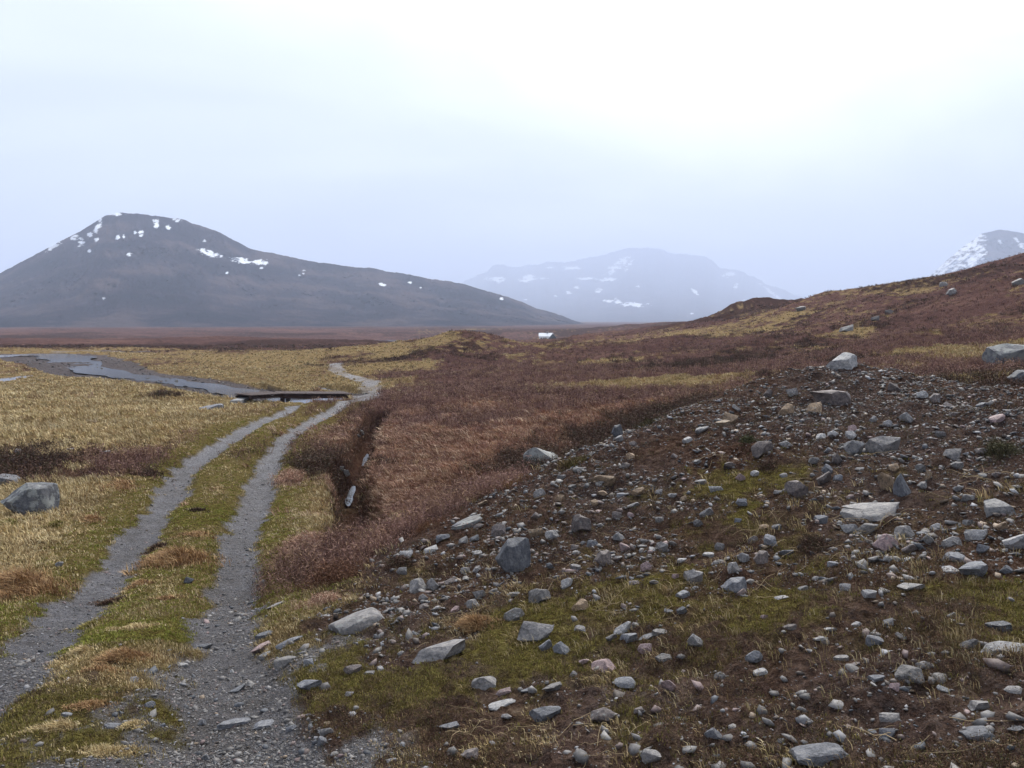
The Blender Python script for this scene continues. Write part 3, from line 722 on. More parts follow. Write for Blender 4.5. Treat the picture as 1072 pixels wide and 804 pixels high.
for px, py, w, h, c, s in [
        (538, 644, 22, 14, 'g', 'r'), (565, 625, 22, 17, 'g', 'a'), (501, 623, 14, 10, 'g', 'a'), (495, 633, 14, 10, 'g', 'r'), (443, 626, 10, 8, 'g', 'r'), (526, 736, 28, 9, 'l', 's'), (588, 679, 20, 15, 's', 'a'), (571, 677, 14, 13, 's', 'a'),
        (652, 658, 20, 14, 'l', 'a'), (657, 669, 20, 11, 's', 's'), (654, 717, 26, 12, 's', 's'), (675, 681, 15, 11, 'p', 'r'), (676, 666, 18, 8, 's', 's'), (691, 661, 16, 7, 'g', 's'), (562, 558, 18, 12, 't', 'a'), (578, 560, 16, 9, 'l', 'r'), (648, 563, 14, 10, 'l', 'a'),
        (654, 573, 11, 11, 'p', 'a'), (676, 594, 12, 10, 'p', 'r'), (631, 587, 18, 15, 'b', 'a'), (693, 573, 14, 12, 'g', 'r'), (620, 569, 12, 10, 'd', 'a'), (425, 581, 16, 12, 'l', 'a'), (451, 577, 18, 6, 'l', 's'), (500, 580, 14, 5, 'l', 's'), (407, 796, 16, 8, 's', 's'), (336, 777, 12, 11, 's', 'a'),
        (471, 760, 20, 9, 's', 's'), (578, 721, 20, 10, 'g', 's'), (527, 725, 16, 8, 'p', 'r'), (928, 506, 14, 19, 't', 'a'), (907, 554, 22, 11, 'g', 'r'), (888, 555, 17, 11, 'l', 'a'), (947, 558, 19, 13, 'g', 'r'), (996, 477, 16, 12, 'g', 'a'), (1022, 560, 19, 12, 'l', 's'), (996, 568, 17, 10, 'g', 'r'),
        (1064, 572, 24, 18, 'l', 'a'), (954, 614, 24, 10, 'g', 's'), (796, 585, 14, 16, 'b', 'a'), (779, 585, 11, 11, 'l', 'a'), (753, 573, 10, 9, 'g', 'r'), (764, 439, 16, 12, 't', 'a'), (756, 444, 16, 7, 't', 's'), (735, 451, 14, 5, 'l', 's'), (803, 412, 10, 10, 'b', 'a'), (949, 439, 14, 10, 'l', 'a'),
        (935, 406, 10, 8, 'b', 'a'), (965, 415, 11, 6, 'w', 'r'), (978, 418, 10, 9, 'b', 'a'), (892, 450, 9, 8, 'p', 'a'), (860, 457, 11, 6, 'w', 'r'), (872, 457, 11, 6, 'l', 'r'), (890, 457, 11, 8, 'l', 'a'), (929, 444, 9, 6, 'l', 'r'), (914, 440, 7, 6, 'l', 'a'), (864, 492, 14, 10, 's', 'a'), (863, 502, 15, 13, 'b', 'a'),
        (876, 483, 10, 11, 'b', 'r'), (764, 488, 13, 8, 'b', 'a'), (733, 505, 12, 6, 'l', 's'), (775, 500, 10, 8, 'p', 'r'), (730, 484, 8, 5, 'l', 's'), (852, 483, 10, 8, 'g', 'a'), (999, 584, 21, 10, 's', 's'), (999, 597, 21, 8, 'l', 's'), (980, 552, 10, 6, 'l', 'r'), (951, 577, 14, 10, 'b', 'a'), (714, 588, 10, 5, 'l', 's'),
        (741, 580, 12, 6, 'l', 's'), (818, 626, 14, 4, 'l', 's'), (963, 492, 9, 9, 'g', 'a'), (972, 499, 6, 10, 't', 'a'), (1003, 512, 9, 6, 'l', 'a'), (1013, 522, 12, 6, 'g', 's'), (1045, 656, 21, 12, 'd', 's'), (968, 699, 17, 8, 'g', 'r'), (916, 671, 16, 11, 's', 'a'), (789, 690, 17, 11, 's', 'r'), (796, 703, 17, 8, 'l', 's'),
        (917, 711, 15, 7, 's', 'r'), (1023, 740, 19, 10, 'g', 's'), (1061, 723, 15, 6, 'g', 's'), (932, 752, 19, 11, 'g', 's'), (936, 720, 9, 8, 'p', 'a'), (880, 689, 14, 6, 'g', 's'), (869, 660, 12, 5, 'l', 's'), (858, 670, 14, 4, 'l', 's'), (943, 667, 10, 7, 'g', 'a'), (750, 792, 9, 6, 's', 'r'), (951, 799, 14, 9, 'g', 'a'),
        (1064, 766, 14, 6, 's', 's'), (277, 687, 13, 7, 'l', 'r'), (277, 664, 18, 7, 'd', 's'), (303, 672, 27, 6, 's', 's'), (323, 693, 12, 9, 's', 's'), (276, 759, 22, 8, 's', 's'), (250, 722, 16, 8, 'd', 'a'), (214, 676, 15, 7, 'd', 'a'), (243, 703, 4, 4, 'w', 'r'), (288, 634, 18, 6, 'g', 's'), (191, 696, 11, 5, 'l', 's'), (198, 608, 9, 7, 'd', 'a'),
        (62, 591, 7, 6, 'l', 'a'), (274, 610, 12, 7, 'g', 's'), (212, 757, 8, 6, 's', 'r'), (216, 793, 9, 7, 's', 'a'), (118, 760, 14, 7, 's', 's'), (157, 738, 10, 7, 's', 'r'), (70, 748, 9, 5, 's', 's'), (140, 712, 8, 6, 'g', 'a'), (305, 763, 10, 6, 's', 'a'), (366, 727, 9, 6, 'g', 'a'), (398, 700, 7, 6, 'l', 'a'), (420, 684, 8, 5, 'g', 's'),
        (552, 722, 14, 6, 's', 's'), (600, 706, 10, 7, 'g', 'a'), (640, 668, 12, 8, 'g', 'a'), (700, 640, 9, 6, 'l', 'a'), (685, 610, 10, 6, 'g', 'a'), (588, 500, 10, 6, 'l', 'a'), (660, 540, 8, 6, 'p', 'a'), (690, 545, 10, 6, 'g', 's'), (705, 520, 9, 6, 'l', 'a'), (648, 460, 9, 6, 'l', 's'), (660, 478, 10, 7, 't', 'a'), (706, 478, 8, 6, 'b', 'a'), (720, 462, 12, 6, 'l', 's')]:
    STONES.append((px, py, w, h, c, s, None, None))

LANDMARKS = []          # (px, py, phrase)
stone_rows = []         # collected, labelled below


def put_stone(px, py, w, h, c, s, k, sink=.45):
    foot = gpt(px, py + h * .36); r = math.hypot(foot[0], foot[1]); sc = math.hypot(r, EYE - foot[2]) / F
    ang = math.atan2(EYE - foot[2], r); W = w * sc; D = W * (.62 if s != 's' else .72)
    Hh = max((h * sc - D * math.sin(ang) * .85) / math.cos(ang), (.34 if s != 's' else .16) * W)
    D = min(D, max(.35 * W, (h * sc - Hh * math.cos(ang) * .6) / max(.1, math.sin(ang)))) if s == 's' else D
    me = PROTO[s][k % len(PROTO[s])]
    o = bpy.data.objects.new('stone', me); C.objects.link(o)
    az = math.atan2(foot[0], foot[1]); back = D * .35
    x = foot[0] + math.sin(az) * back; y = foot[1] + math.cos(az) * back
    z = gz(x, y); ht = Hh * (1 + sink)
    o.location = (x, y, z + Hh - ht / 2 - .1 * Hh)
    e = .15
    nx = -(gz(x + e, y) - gz(x - e, y)) / (2 * e); ny = -(gz(x, y + e) - gz(x, y - e)) / (2 * e)
    nrm = Vector((max(-.5, min(.5, nx)), max(-.5, min(.5, ny)), 1.3)).normalized()
    q = Vector((0, 0, 1)).rotation_difference(nrm)
    rz = -az + (k * 2.399 % .7 - .35) + (math.pi if (k // 3) % 2 else 0)
    o.rotation_euler = (q @ Matrix.Rotation(rz, 3, 'Z').to_quaternion()).to_euler()
    o.scale = (W / 2, D / 2, ht / 2)
    v = 1 + .22 * math.sin(k * 12.9898); cc = COL[c][1]
    v *= .95; o.color = (cc[0] * v, cc[1] * v, cc[2] * v, .66 + .08 * math.sin(k * 4.1))
    stone_rows.append([o, px, py, w, h, W, c, s, None])
    return o


for k, (px, py, w, h, c, s, lab, mark) in enumerate(STONES):
    o = put_stone(px, py, w, h, c, s, k)
    stone_rows[-1][8] = lab
    if mark: LANDMARKS.append((px, py, mark))
# more stones of the heap, less prominent
rnd = random.Random(5)
occupied = [(s[0], s[1], s[2]) for s in STONES]
extra = 0
while extra < 105:
    if extra < 85:
        px = rnd.uniform(420, 1068); crest = np.interp(px, [400, 470, 560, 640, 720, 800, 880, 960, 1072], [575, 535, 497, 462, 430, 400, 386, 396, 416]); py = rnd.uniform(crest + 6, 640)
    else:
        px = rnd.uniform(330, 1068); py = rnd.uniform(640, 795)
    w = rnd.choice((7, 8, 8, 9, 9, 10, 11, 12, 13)) * (1 + (py - 400) / 900); h = w * rnd.uniform(.45, .8)
    if any(abs(px - a) < (w + b) * .55 and abs(py - d) < (w + b) * .35 for a, d, b in occupied): continue
    occupied.append((px, py, w)); extra += 1
    put_stone(px, py, w, h, rnd.choice('ggggllssbbtp'), rnd.choice('aaasr'), 500 + extra)


SIZE = ((.07, 'pebble sized'), (.11, 'fist sized'), (.17, 'small'), (.3, 'medium'), (9, 'large'))
SHAPE = dict(a='angular stone', r='rounded stone', s='flat stone')


def label_stones():
    used = {}
    named = [row for row in stone_rows if not row[8]]
    cand = []
    for row in named:
        o, px, py, w, h, W, c, s, _ = row
        desc = next(n for t, n in SIZE if W < t) + ' ' + COL[c][0] + ' ' + SHAPE[s]
        near = sorted(LANDMARKS, key=lambda m: math.hypot(m[0] - px, (m[1] - py) * 1.5))[:1]
        mx, my, ph = near[0]; dx, dy = px - mx, (py - my) * 1.5
        rel = ('right of' if dx > 0 else 'left of') if abs(dx) > abs(dy) else ('in front of' if dy > 0 else 'uphill from')
        cand.append((math.hypot(dx, dy), desc, rel, ph, row))
    cand.sort(key=lambda q: q[0])
    for d, desc, rel, ph, row in cand:
        key = (desc, rel, ph); n = used.get(key, 0); used[key] = n + 1
        if n == 0: row[8] = f'{desc} closest {rel} {ph}' if False else f'{desc} {rel} {ph}'
        else: row[8] = f"{('', 'second', 'third', 'fourth', 'fifth', 'sixth', 'seventh', 'eighth', 'ninth', 'tenth')[n]} {desc} counting {rel} {ph}"
    multi = {k for k, n in used.items() if n > 1}
    for d, desc, rel, ph, row in cand:
        if (desc, rel, ph) in multi and row[8].startswith(desc): row[8] = 'first ' + desc + ' counting ' + rel + ' ' + ph
    for row in stone_rows:
        o = row[0]; tag(o, row[8], 'stone', 'stones on and around the gravel mound' if row[1] > 310 else 'stones lying about the wheel tracks')


label_stones()

# boulders away from the heap
BOULD = [
    (32, 527, 46, 35, 'd', 'a', .52, 'squat grey boulder with pale lichen in the straw grass at the left edge'),
    (7, 504, 24, 10, 's', 's', .7, 'low grey rock cut by the left edge of the picture behind the squat boulder'),
    (222, 427, 24, 7, 's', 's', .7, 'flat grey slab in the straw grass left of the bridge'),
    (1054, 373, 40, 22, 'd', 'r', .48, 'big lichen spotted boulder in dark heather at the right edge'),
    (1068, 397, 22, 14, 'd', 'a', .6, 'grey boulder half out of frame just below the lichen spotted boulder'),
    (566, 477, 36, 24, 'l', 'a', .47, 'lichen covered pale rock poking above the left mound ridge'),
    (646, 453, 12, 14, 'd', 'a', .7, 'dark stub of rock on the mound ridge against the red moor'),
    (886, 345, 14, 6, 'g', 'a', .55, 'small grey boulder in red heather below the moor hilltop'),
    (931, 327, 8, 5, 'g', 'a', .7, 'dark grey boulder on pale grass halfway up the moor hill'),
    (916, 334, 8, 4, 'g', 'a', .7, 'little grey rock left of the dark boulder on the moor hill'),
    (996, 307, 10, 6, 'g', 'a', .7, 'dark boulder beside pale grass on the upper right hill'),
    (987, 298, 8, 4, 'g', 's', .7, 'little grey outcrop just above the dark boulder on the upper hill'),
    (1066, 297, 12, 5, 'g', 's', .7, 'dark outcrop at the right edge of the upper hill'),
    (838, 324, 10, 5, 'g', 's', .7, 'grey outcrop at the left foot of the pale hilltop'),
    (362, 497, 9, 9, 'l', 'a', .5, 'pale stone beside the puddle in the ditch'),
    (357, 490, 5, 5, 'l', 'a', .6, 'small pale stone left of the puddle in the ditch'),
    (378, 452, 8, 4, 'w', 'r', .7, 'whitish stone at the far end of the ditch'),
    (375, 457, 6, 3, 'g', 'a', .7, 'small grey stone below the whitish stone in the ditch'),
    (490, 547, 40, 12, 'g', 's', .5, 'low grey rubble slab on the left toe of the mound'),
    (396, 556, 18, 6, 'l', 's', .5, 'pale flat stone where the ditch meets the mound'),
    (74, 471, 9, 4, 'l', 's', .7, 'pale flat stone in the dark boggy patch at left'),
    (110, 474, 10, 3, 'l', 's', .7, 'thin pale stone at the right of the dark boggy patch'),
    (18, 474, 6, 4, 'l', 'a', .7, 'tiny pale stone at the left of the dark boggy patch'),
]
for k, (px, py, w, h, c, s, al, lab) in enumerate(BOULD):
    o = put_stone(px, py, w, h, c, s, 907 if k == 3 else 901 + k * 3 if k == 5 else 900 + k * 5, .35); stone_rows.pop(); o.name = 'boulder'
    o.color = (*o.color[:3], al); tag(o, lab, 'boulder', 'boulders scattered over the moor')


# ------------------------------------------------------------------ loose rubble and track gravel
def tri_rocks(name, P, size, col, label, seed):
    """many small irregular stones as one mesh"""
    g = np.random.default_rng(seed)
    t = (1 + 5 ** .5) / 2
    iv = np.array([(-1, t, 0), (1, t, 0), (-1, -t, 0), (1, -t, 0), (0, -1, t), (0, 1, t), (0, -1, -t), (0, 1, -t), (t, 0, -1), (t, 0, 1), (-t, 0, -1), (-t, 0, 1)]) / math.hypot(1, t)
    fi = np.array([(0, 11, 5), (0, 5, 1), (0, 1, 7), (0, 7, 10), (0, 10, 11), (1, 5, 9), (5, 11, 4), (11, 10, 2), (10, 7, 6), (7, 1, 8), (3, 9, 4), (3, 4, 2), (3, 2, 6), (3, 6, 8), (3, 8, 9), (4, 9, 5), (2, 4, 11), (6, 2, 10), (8, 6, 7), (9, 8, 1)])
    n = len(P)
    v = iv[None] * g.uniform(.45, 1.2, (n, 12, 1)) * np.stack([g.uniform(.8, 1.3, n), g.uniform(.6, 1.0, n), g.uniform(.22, .7, n)], -1)[:, None, :]
    a = g.uniform(0, 6.28, n); ca, sa = np.cos(a)[:, None], np.sin(a)[:, None]
    v = np.stack([v[..., 0] * ca - v[..., 1] * sa, v[..., 0] * sa + v[..., 1] * ca, v[..., 2]], -1)
    tl = g.normal(0, .25, (n, 2)); v[..., 2] += v[..., 0] * tl[:, :1] + v[..., 1] * tl[:, 1:]
    v = v * size[:, None, None] * .5 + P[:, None, :] + np.array([0, 0, 1])[None, None] * (size * .04)[:, None, None]
    Fq = (fi[None] + (np.arange(n) * 12)[:, None, None]).reshape(-1, 3)
    o = mesh_np(name, v.reshape(-1, 3), Fq, M_RUBBLE, np.repeat(col, 12, 0)); tag(o, label, None, None, 'stuff'); return o


def scatter(n, r0, r1, pw, azs=(-40, 40), seed=1):
    """positions over the ground, thinning with distance"""
    g = np.random.default_rng(seed); k = 2.0 - pw
    q = g.random(n); r = np.exp(math.log(r0) + q * math.log(r1 / r0)) if abs(k) < 1e-6 else (r0 ** k + q * (r1 ** k - r0 ** k)) ** (1 / k)
    a = np.radians(g.uniform(azs[0], azs[1], n)); return np.sin(a) * r, np.cos(a) * r


PAL = np.array([(.146, .139, .135), (.114, .108, .106), (.190, .182, .176), (.075, .08, .09), (.22, .17, .125), (.16, .125, .115), (.22, .22, .23), (.09, .075, .066), (.20, .15, .145)])


def stone_cols(n, g, pr=(.22, .2, .12, .12, .06, .10, .06, .08, .04)):
    c = PAL[g.choice(len(PAL), n, p=np.array(pr) / sum(pr))]; return .82 * c * g.uniform(.7, 1.3, (n, 1))


def rubble():
    g = np.random.default_rng(3)
    x, y = scatter(340000, 2.6, 17, 1.75, (-36, 40), 21)
    W, rut, riv = cover(x, y)
    cl = fbm(x * 1.1, y * 1.1, 4, 77) * .9 + .5 * fbm(x * 5, y * 5, 2, 78)
    r = np.hypot(x, y)
    keep = g.random(len(x)) < np.clip(W[:, 5] ** 1.5 * (.28 + .34 * sstep(7, 11, r) + .7 * cl) + .25 * W[:, 6] * (1 - rut), 0, 1) * (.16 + .84 * sstep(4.6, 6.4, r))
    x, y = x[keep], y[keep]; n = len(x)
    s = np.clip(.009 * g.pareto(1.7, n) + .008 + .011 * sstep(6, 13, np.hypot(x, y)), 0, .09)
    z = ground(x, y); tri_rocks('rubble', np.c_[x, y, z], s, stone_cols(n, g), 'loose grey and brown rubble strewn over the mound', 4)
    x, y = scatter(190000, 2.6, 34, 2.2, (-38, 2), 22)
    W, rut, riv = cover(x, y); r = np.hypot(x, y)
    keep = g.random(len(x)) < np.clip(rut * (.55 + .5 * fbm(x * 1.5, y * 1.5, 3, 79)) * sstep(34, 16, r) + .5 * W[:, 6] * sstep(.1, .5, W[:, 6]), 0, 1)
    x, y = x[keep], y[keep]; n = len(x)
    s = np.clip(.006 * g.pareto(2.2, n) + .009, 0, .05) * np.interp(np.hypot(x, y), [3, 10, 34], [1, 1.3, 2.2])
    z = ground(x, y); tri_rocks('track_gravel', np.c_[x, y, z], s, stone_cols(n, g, (.28, .26, .16, .14, .02, .05, .05, .03, .03)), 'loose grey gravel in the wheel tracks', 5)
    # river shingle
    x, y = scatter(40000, 34, 130, 1.4, (-40, 5), 23)
    W, rut, riv = cover(x, y); keep = riv > .6; x, y = x[keep], y[keep]; n = len(x)
    s = np.clip(.06 * g.pareto(2.2, n) + .07, 0, .5)
    tri_rocks('river_shingle', np.c_[x, y, ground(x, y)], s, stone_cols(n, g, (.28, .26, .16, .14, .02, .05, .05, .03, .03)) * .6, 'grey cobbles and shingle of the river bed', 6)


rubble()


# ------------------------------------------------------------------ plants
def blades(P, n, height, spread, width, lean, col, g, curl=.5):
    """tufts: P (N,3) roots, n blades each -> verts, faces, tint"""
    N = len(P); M = N * n
    root = np.repeat(P, n, 0); h = np.repeat(height, n) * g.uniform(.55, 1.15, M); wd = np.repeat(width, n)
    a = g.uniform(0, 6.283, M); rad = np.repeat(spread, n) * np.sqrt(g.random(M))
    root = root + np.c_[np.cos(a) * rad, np.sin(a) * rad, np.zeros(M)]
    out = np.c_[np.cos(a), np.sin(a)] * (g.uniform(.1, .9, M) * curl)[:, None] + np.repeat(lean, n, 0) + g.normal(0, .32, (M, 2))
    b = g.uniform(0, 6.283, M); sx = np.cos(b) * wd * .5; sy = np.sin(b) * wd * .5
    k = 1 / np.sqrt(1 + (out ** 2).sum(1) * .8); hz = h * k
    mid = root + np.c_[out * (h * .32 * k)[:, None], hz * .62]; tip = root + np.c_[out * (h * k)[:, None], hz * .92]
    root = root - np.array([0, 0, .01])
    S = np.c_[sx, sy, sx * 0]
    V = np.stack([root - S, root + S, mid - S * .75, mid + S * .75, tip], 1).reshape(-1, 3)
    f = np.array([(0, 1, 3), (0, 3, 2), (2, 3, 4)]); Fq = (f[None] + (np.arange(M) * 5)[:, None, None]).reshape(-1, 3)
    c = np.repeat(col, n, 0) * g.uniform(.7, 1.3, (M, 1)); return V, Fq, np.repeat(c, 5, 0)


def sprigs(P, n, height, spread, width, col, g):
    """heather: upright twigs each with short side leaves, as thin triangles"""
    N = len(P); M = N * n
    root = np.repeat(P, n, 0); h = np.repeat(height, n) * g.uniform(.5, 1.1, M); wd = np.repeat(width, n)
    a = g.uniform(0, 6.283, M); rad = np.repeat(spread, n) * np.sqrt(g.random(M))
    root = root + np.c_[np.cos(a) * rad, np.sin(a) * rad, -.01 + 0 * rad]
    out = np.c_[np.cos(a), np.sin(a)] * (rad / (np.repeat(spread, n) + 1e-6) * .8)[:, None] + g.normal(0, .3, (M, 2))
    tip = root + np.c_[out * (h * .7)[:, None], h]
    b = g.uniform(0, 6.283, M); S = np.c_[np.cos(b), np.sin(b), 0 * b] * (wd * .5)[:, None]
    V = [root - S * .5, root + S * .5, tip]
    for q in (.5, .78):
        m = root * (1 - q) + tip * q; e = g.normal(0, 1, (M, 3)); e[:, 2] = abs(e[:, 2]) * .7; e *= (h * .22 / np.linalg.norm(e, axis=1))[:, None]
        t = g.normal(0, 1, (M, 3)); t *= (wd * .6 / np.linalg.norm(t, axis=1))[:, None]
        V += [m - t, m + t, m + e]
    V = np.stack(V, 1).reshape(-1, 3); Fq = np.arange(len(V)).reshape(-1, 3)
    c = np.repeat(col, n, 0) * g.uniform(.65, 1.35, (M, 1)); return V, Fq, np.repeat(c, 9, 0)


def pick(g, n, cols): 
    c = np.array(cols); return c[g.integers(0, len(c), n)]


STRAW = [(.40, .31, .160), (.36, .27, .140), (.45, .36, .20), (.32, .225, .115), (.36, .285, .135), (.48, .395, .235)]
RED = [(.185, .104, .086), (.145, .080, .066), (.245, .150, .116), (.088, .044, .034), (.25, .155, .095)]
TAN = [(.34, .205, .145), (.26, .150, .108), (.40, .265, .185), (.20, .110, .080), (.46, .345, .24)]
DARK = [(.058, .033, .024), (.080, .043, .031), (.042, .025, .019), (.11, .064, .043), (.062, .05, .026)]
GREEN = [(.155, .140, .035), (.20, .175, .045), (.125, .105, .03), (.26, .21, .07), (.11, .085, .028)]


def vegetation():
    g = np.random.default_rng(8)
    x, y = scatter(200000, 3.0, 240, 2.4, (-40, 40), 31)
    W, rut, riv = cover(x, y); r = np.hypot(x, y)
    ok = (rut < .25 + .5 * g.random(len(x)) ** 3) & (riv < .5); x, y, W, r = x[ok], y[ok], W[ok], r[ok]
    z = ground(x, y); P = np.c_[x, y, z]; n = len(x)
    pmin = r / F * .75          # a blade is at least about this wide
    wind = np.c_[-.35 + .25 * fbm(x * .3, y * .3, 3, 51), -.25 + .3 * fbm(x * .3, y * .3, 3, 52)]
    u = g.random(n); cw = np.cumsum(W, 1); kind = (u[:, None] > cw).sum(1).clip(0, 6)
    pat = (1 + .35 * fbm(x * .8, y * .8, 4, 53))[:, None]
    big = np.interp(r, [3, 15, 60, 130, 240], [1, 1.15, 1.6, 2.2, 3.0])
    kind = np.where((kind == 2) & (g.random(n) < .16), 1, kind)
    clear = (W[np.arange(n), kind] > .38) | (r < 45); dit = pdist(x, y, DITCH)[0] > .26
    def sel(k, p): return np.nonzero((kind == k) & (g.random(n) < p) & clear & dit)[0]
    i = sel(0, 1.0); m = len(i)
    dk = np.minimum(pdist(x[i], y[i], RUT_L)[0], pdist(x[i], y[i], RUT_R)[0]); hh = np.interp(r[i], [3, 9, 20], [.04, .075, .12]) * g.uniform(.6, 1.5, m) * (.3 + .7 * sstep(.4, 2.2, dk))
    o = mesh_np('straw_grass', *_veg(blades(P[i], 8, hh * big[i] ** .5, .06 * big[i], np.maximum(.004, pmin[i]), wind[i] * 1.5, pick(g, m, STRAW) * pat[i], g, 1.0))); tag(o, 'straw coloured moor grass, thin and flattened', None, None, 'stuff')
    i = np.r_[sel(2, 1.0)]; m = len(i)
    o = mesh_np('deer_grass', *_veg(blades(P[i], 9, .15 * np.interp(r[i], [7, 15], [.5, 1]) * g.uniform(.5, 1.4, m) * (1 + .9 * fbm(x[i] * 1.1, y[i] * 1.1, 3, 56)) * big[i] ** .4, .08 * big[i], np.maximum(.004, pmin[i]), wind[i] * 2.4 + np.array([-.3, -.35]), pick(g, m, TAN) * pat[i], g, .7))); tag(o, 'tan red deer grass combed over by the wind', None, None, 'stuff')
    i = sel(1, 1.0); m = len(i)
    o = mesh_np('red_heather', *_veg(sprigs(P[i], 8, .17 * g.uniform(.4, 1.4, m) * (1 + .9 * fbm(x[i] * 1.3, y[i] * 1.3, 3, 55)) * big[i] ** .5, .10 * big[i], np.maximum(.006, pmin[i]), pick(g, m, RED) * pat[i], g))); tag(o, 'reddish brown winter heather covering the moor', None, None, 'stuff')
    i = sel(3, 1.0); m = len(i)
    o = mesh_np('dark_heather', *_veg(sprigs(P[i], 9, .22 * g.uniform(.5, 1.3, m) * np.interp(r[i], [6, 14], [.55, 1]) * big[i] ** .5, .12 * big[i], np.maximum(.006, pmin[i]), pick(g, m, DARK) * pat[i], g))); tag(o, 'dark brown heather in patches', None, None, 'stuff')
    # close cropped moss and grass, and peat litter: low and dense near the camera
    x, y = scatter(290000, 2.7, 28, 2.15, (-38, 38), 32)
    W, rut, riv = cover(x, y); r = np.hypot(x, y); u = g.random(len(x))
    mo = W[:, 4] * (1 - rut); pe = W[:, 5] * (1 - rut)
    patch = .35 + .65 * sstep(-.15, .25, fbm(x * 1.4, y * 1.4, 4, 61))
    i = np.nonzero(u < mo * patch)[0]; m = len(i); P = np.c_[x[i], y[i], ground(x[i], y[i])]
    o = mesh_np('moss', *_veg(blades(P, 6,   .013 * g.uniform(.5, 1.6, m), .028 + 0 * r[i], np.maximum(.0035, r[i] / F * .8), np.zeros((m, 2)), np.where((np.minimum(pdist(x[i], y[i], RUT_L)[0], pdist(x[i], y[i], RUT_R)[0]) < 1.25)[:, None] & (r[i] > 6.5)[:, None], pick(g, m, [(.21, .215, .04), (.26, .24, .06), (.17, .175, .035)]), pick(g, m, GREEN + [(.13, .09, .045), (.17, .125, .06)])), g, 1.4))); tag(o, 'yellow green moss and cropped grass by the track', None, None, 'stuff')
    i = np.nonzero((u < pe * .85 * sstep(-.3, .3, fbm(x * 2, y * 2, 4, 62))) & (r < 15))[0]; m = len(i); P = np.c_[x[i], y[i], ground(x[i], y[i])]
    o = mesh_np('peat_litter', *_veg(sprigs(P, 5, .028 * g.uniform(.5, 1.6, m), .035 + 0 * r[i], np.maximum(.0035, r[i] / F * .7), pick(g, m, [(.065, .036, .025), (.095, .052, .034), (.045, .029, .022), (.15, .09, .052), (.075, .068, .025), (.14, .10, .05)]), g))); tag(o, 'short brown heather litter between the stones', None, None, 'stuff')
    # pale dead stalks lying on the heap
    cs = [(600, 590), (590, 600), (480, 640), (500, 630), (470, 655), (690, 605), (780, 560), (800, 555), (850, 590), (740, 480), (845, 500), (890, 545), (910, 550), (950, 545), (700, 640), (900, 480), (1010, 500), (640, 640), (790, 620), (640, 790), (560, 770), (940, 770), (760, 600), (820, 575), (660, 560), (560, 520), (990, 520), (480, 770), (1040, 500), (720, 610), (870, 520)]
    pts = []; info = []
    for px, py in cs:
        c = gpt(px, py)
        for _ in range(7):
            q = c[:2] + g.normal(0, .11, 2); a = g.uniform(0, 6.28); ln = g.uniform(.08, .28); up = g.uniform(.0, .5); bend = g.normal(0, .2); col = np.array((.27, .205, .12)) * g.uniform(.6, 1.3)
            for s in np.linspace(0, 1, 6):
                aa = a + bend * s; pts.append((q[0] + math.cos(aa) * ln * s, q[1] + math.sin(aa) * ln * s)); info.append((ln * up * (s - .8 * s * s) + .012, a, .0017 * (1 - .5 * s), col))
    pts = np.array(pts); zz = ground(pts[:, 0], pts[:, 1]); V = []; Fq = []; T = []
    for k, (p, z0, (dz, a, wk, col)) in enumerate(zip(pts, zz, info)):
        z1 = z0 + dz; V += [(p[0] - math.sin(a) * wk, p[1] + math.cos(a) * wk, z1), (p[0] + math.sin(a) * wk, p[1] - math.cos(a) * wk, z1), (p[0], p[1], z1 + wk * 1.5)]; T += [col] * 3
        if k % 6 < 5:
            for e in range(3):
                e2 = (e + 1) % 3; Fq += [(k * 3 + e, k * 3 + e2, k * 3 + 3 + e2), (k * 3 + e, k * 3 + 3 + e2, k * 3 + 3 + e)]
    tag(mesh_np('dead_stalks', V, Fq, M_PLANT, np.array(T)), 'pale dead grass stalks lying on the mound', None, None, 'stuff')


def _veg(t):
    return t[0], t[1], M_PLANT, t[2]


vegetation()

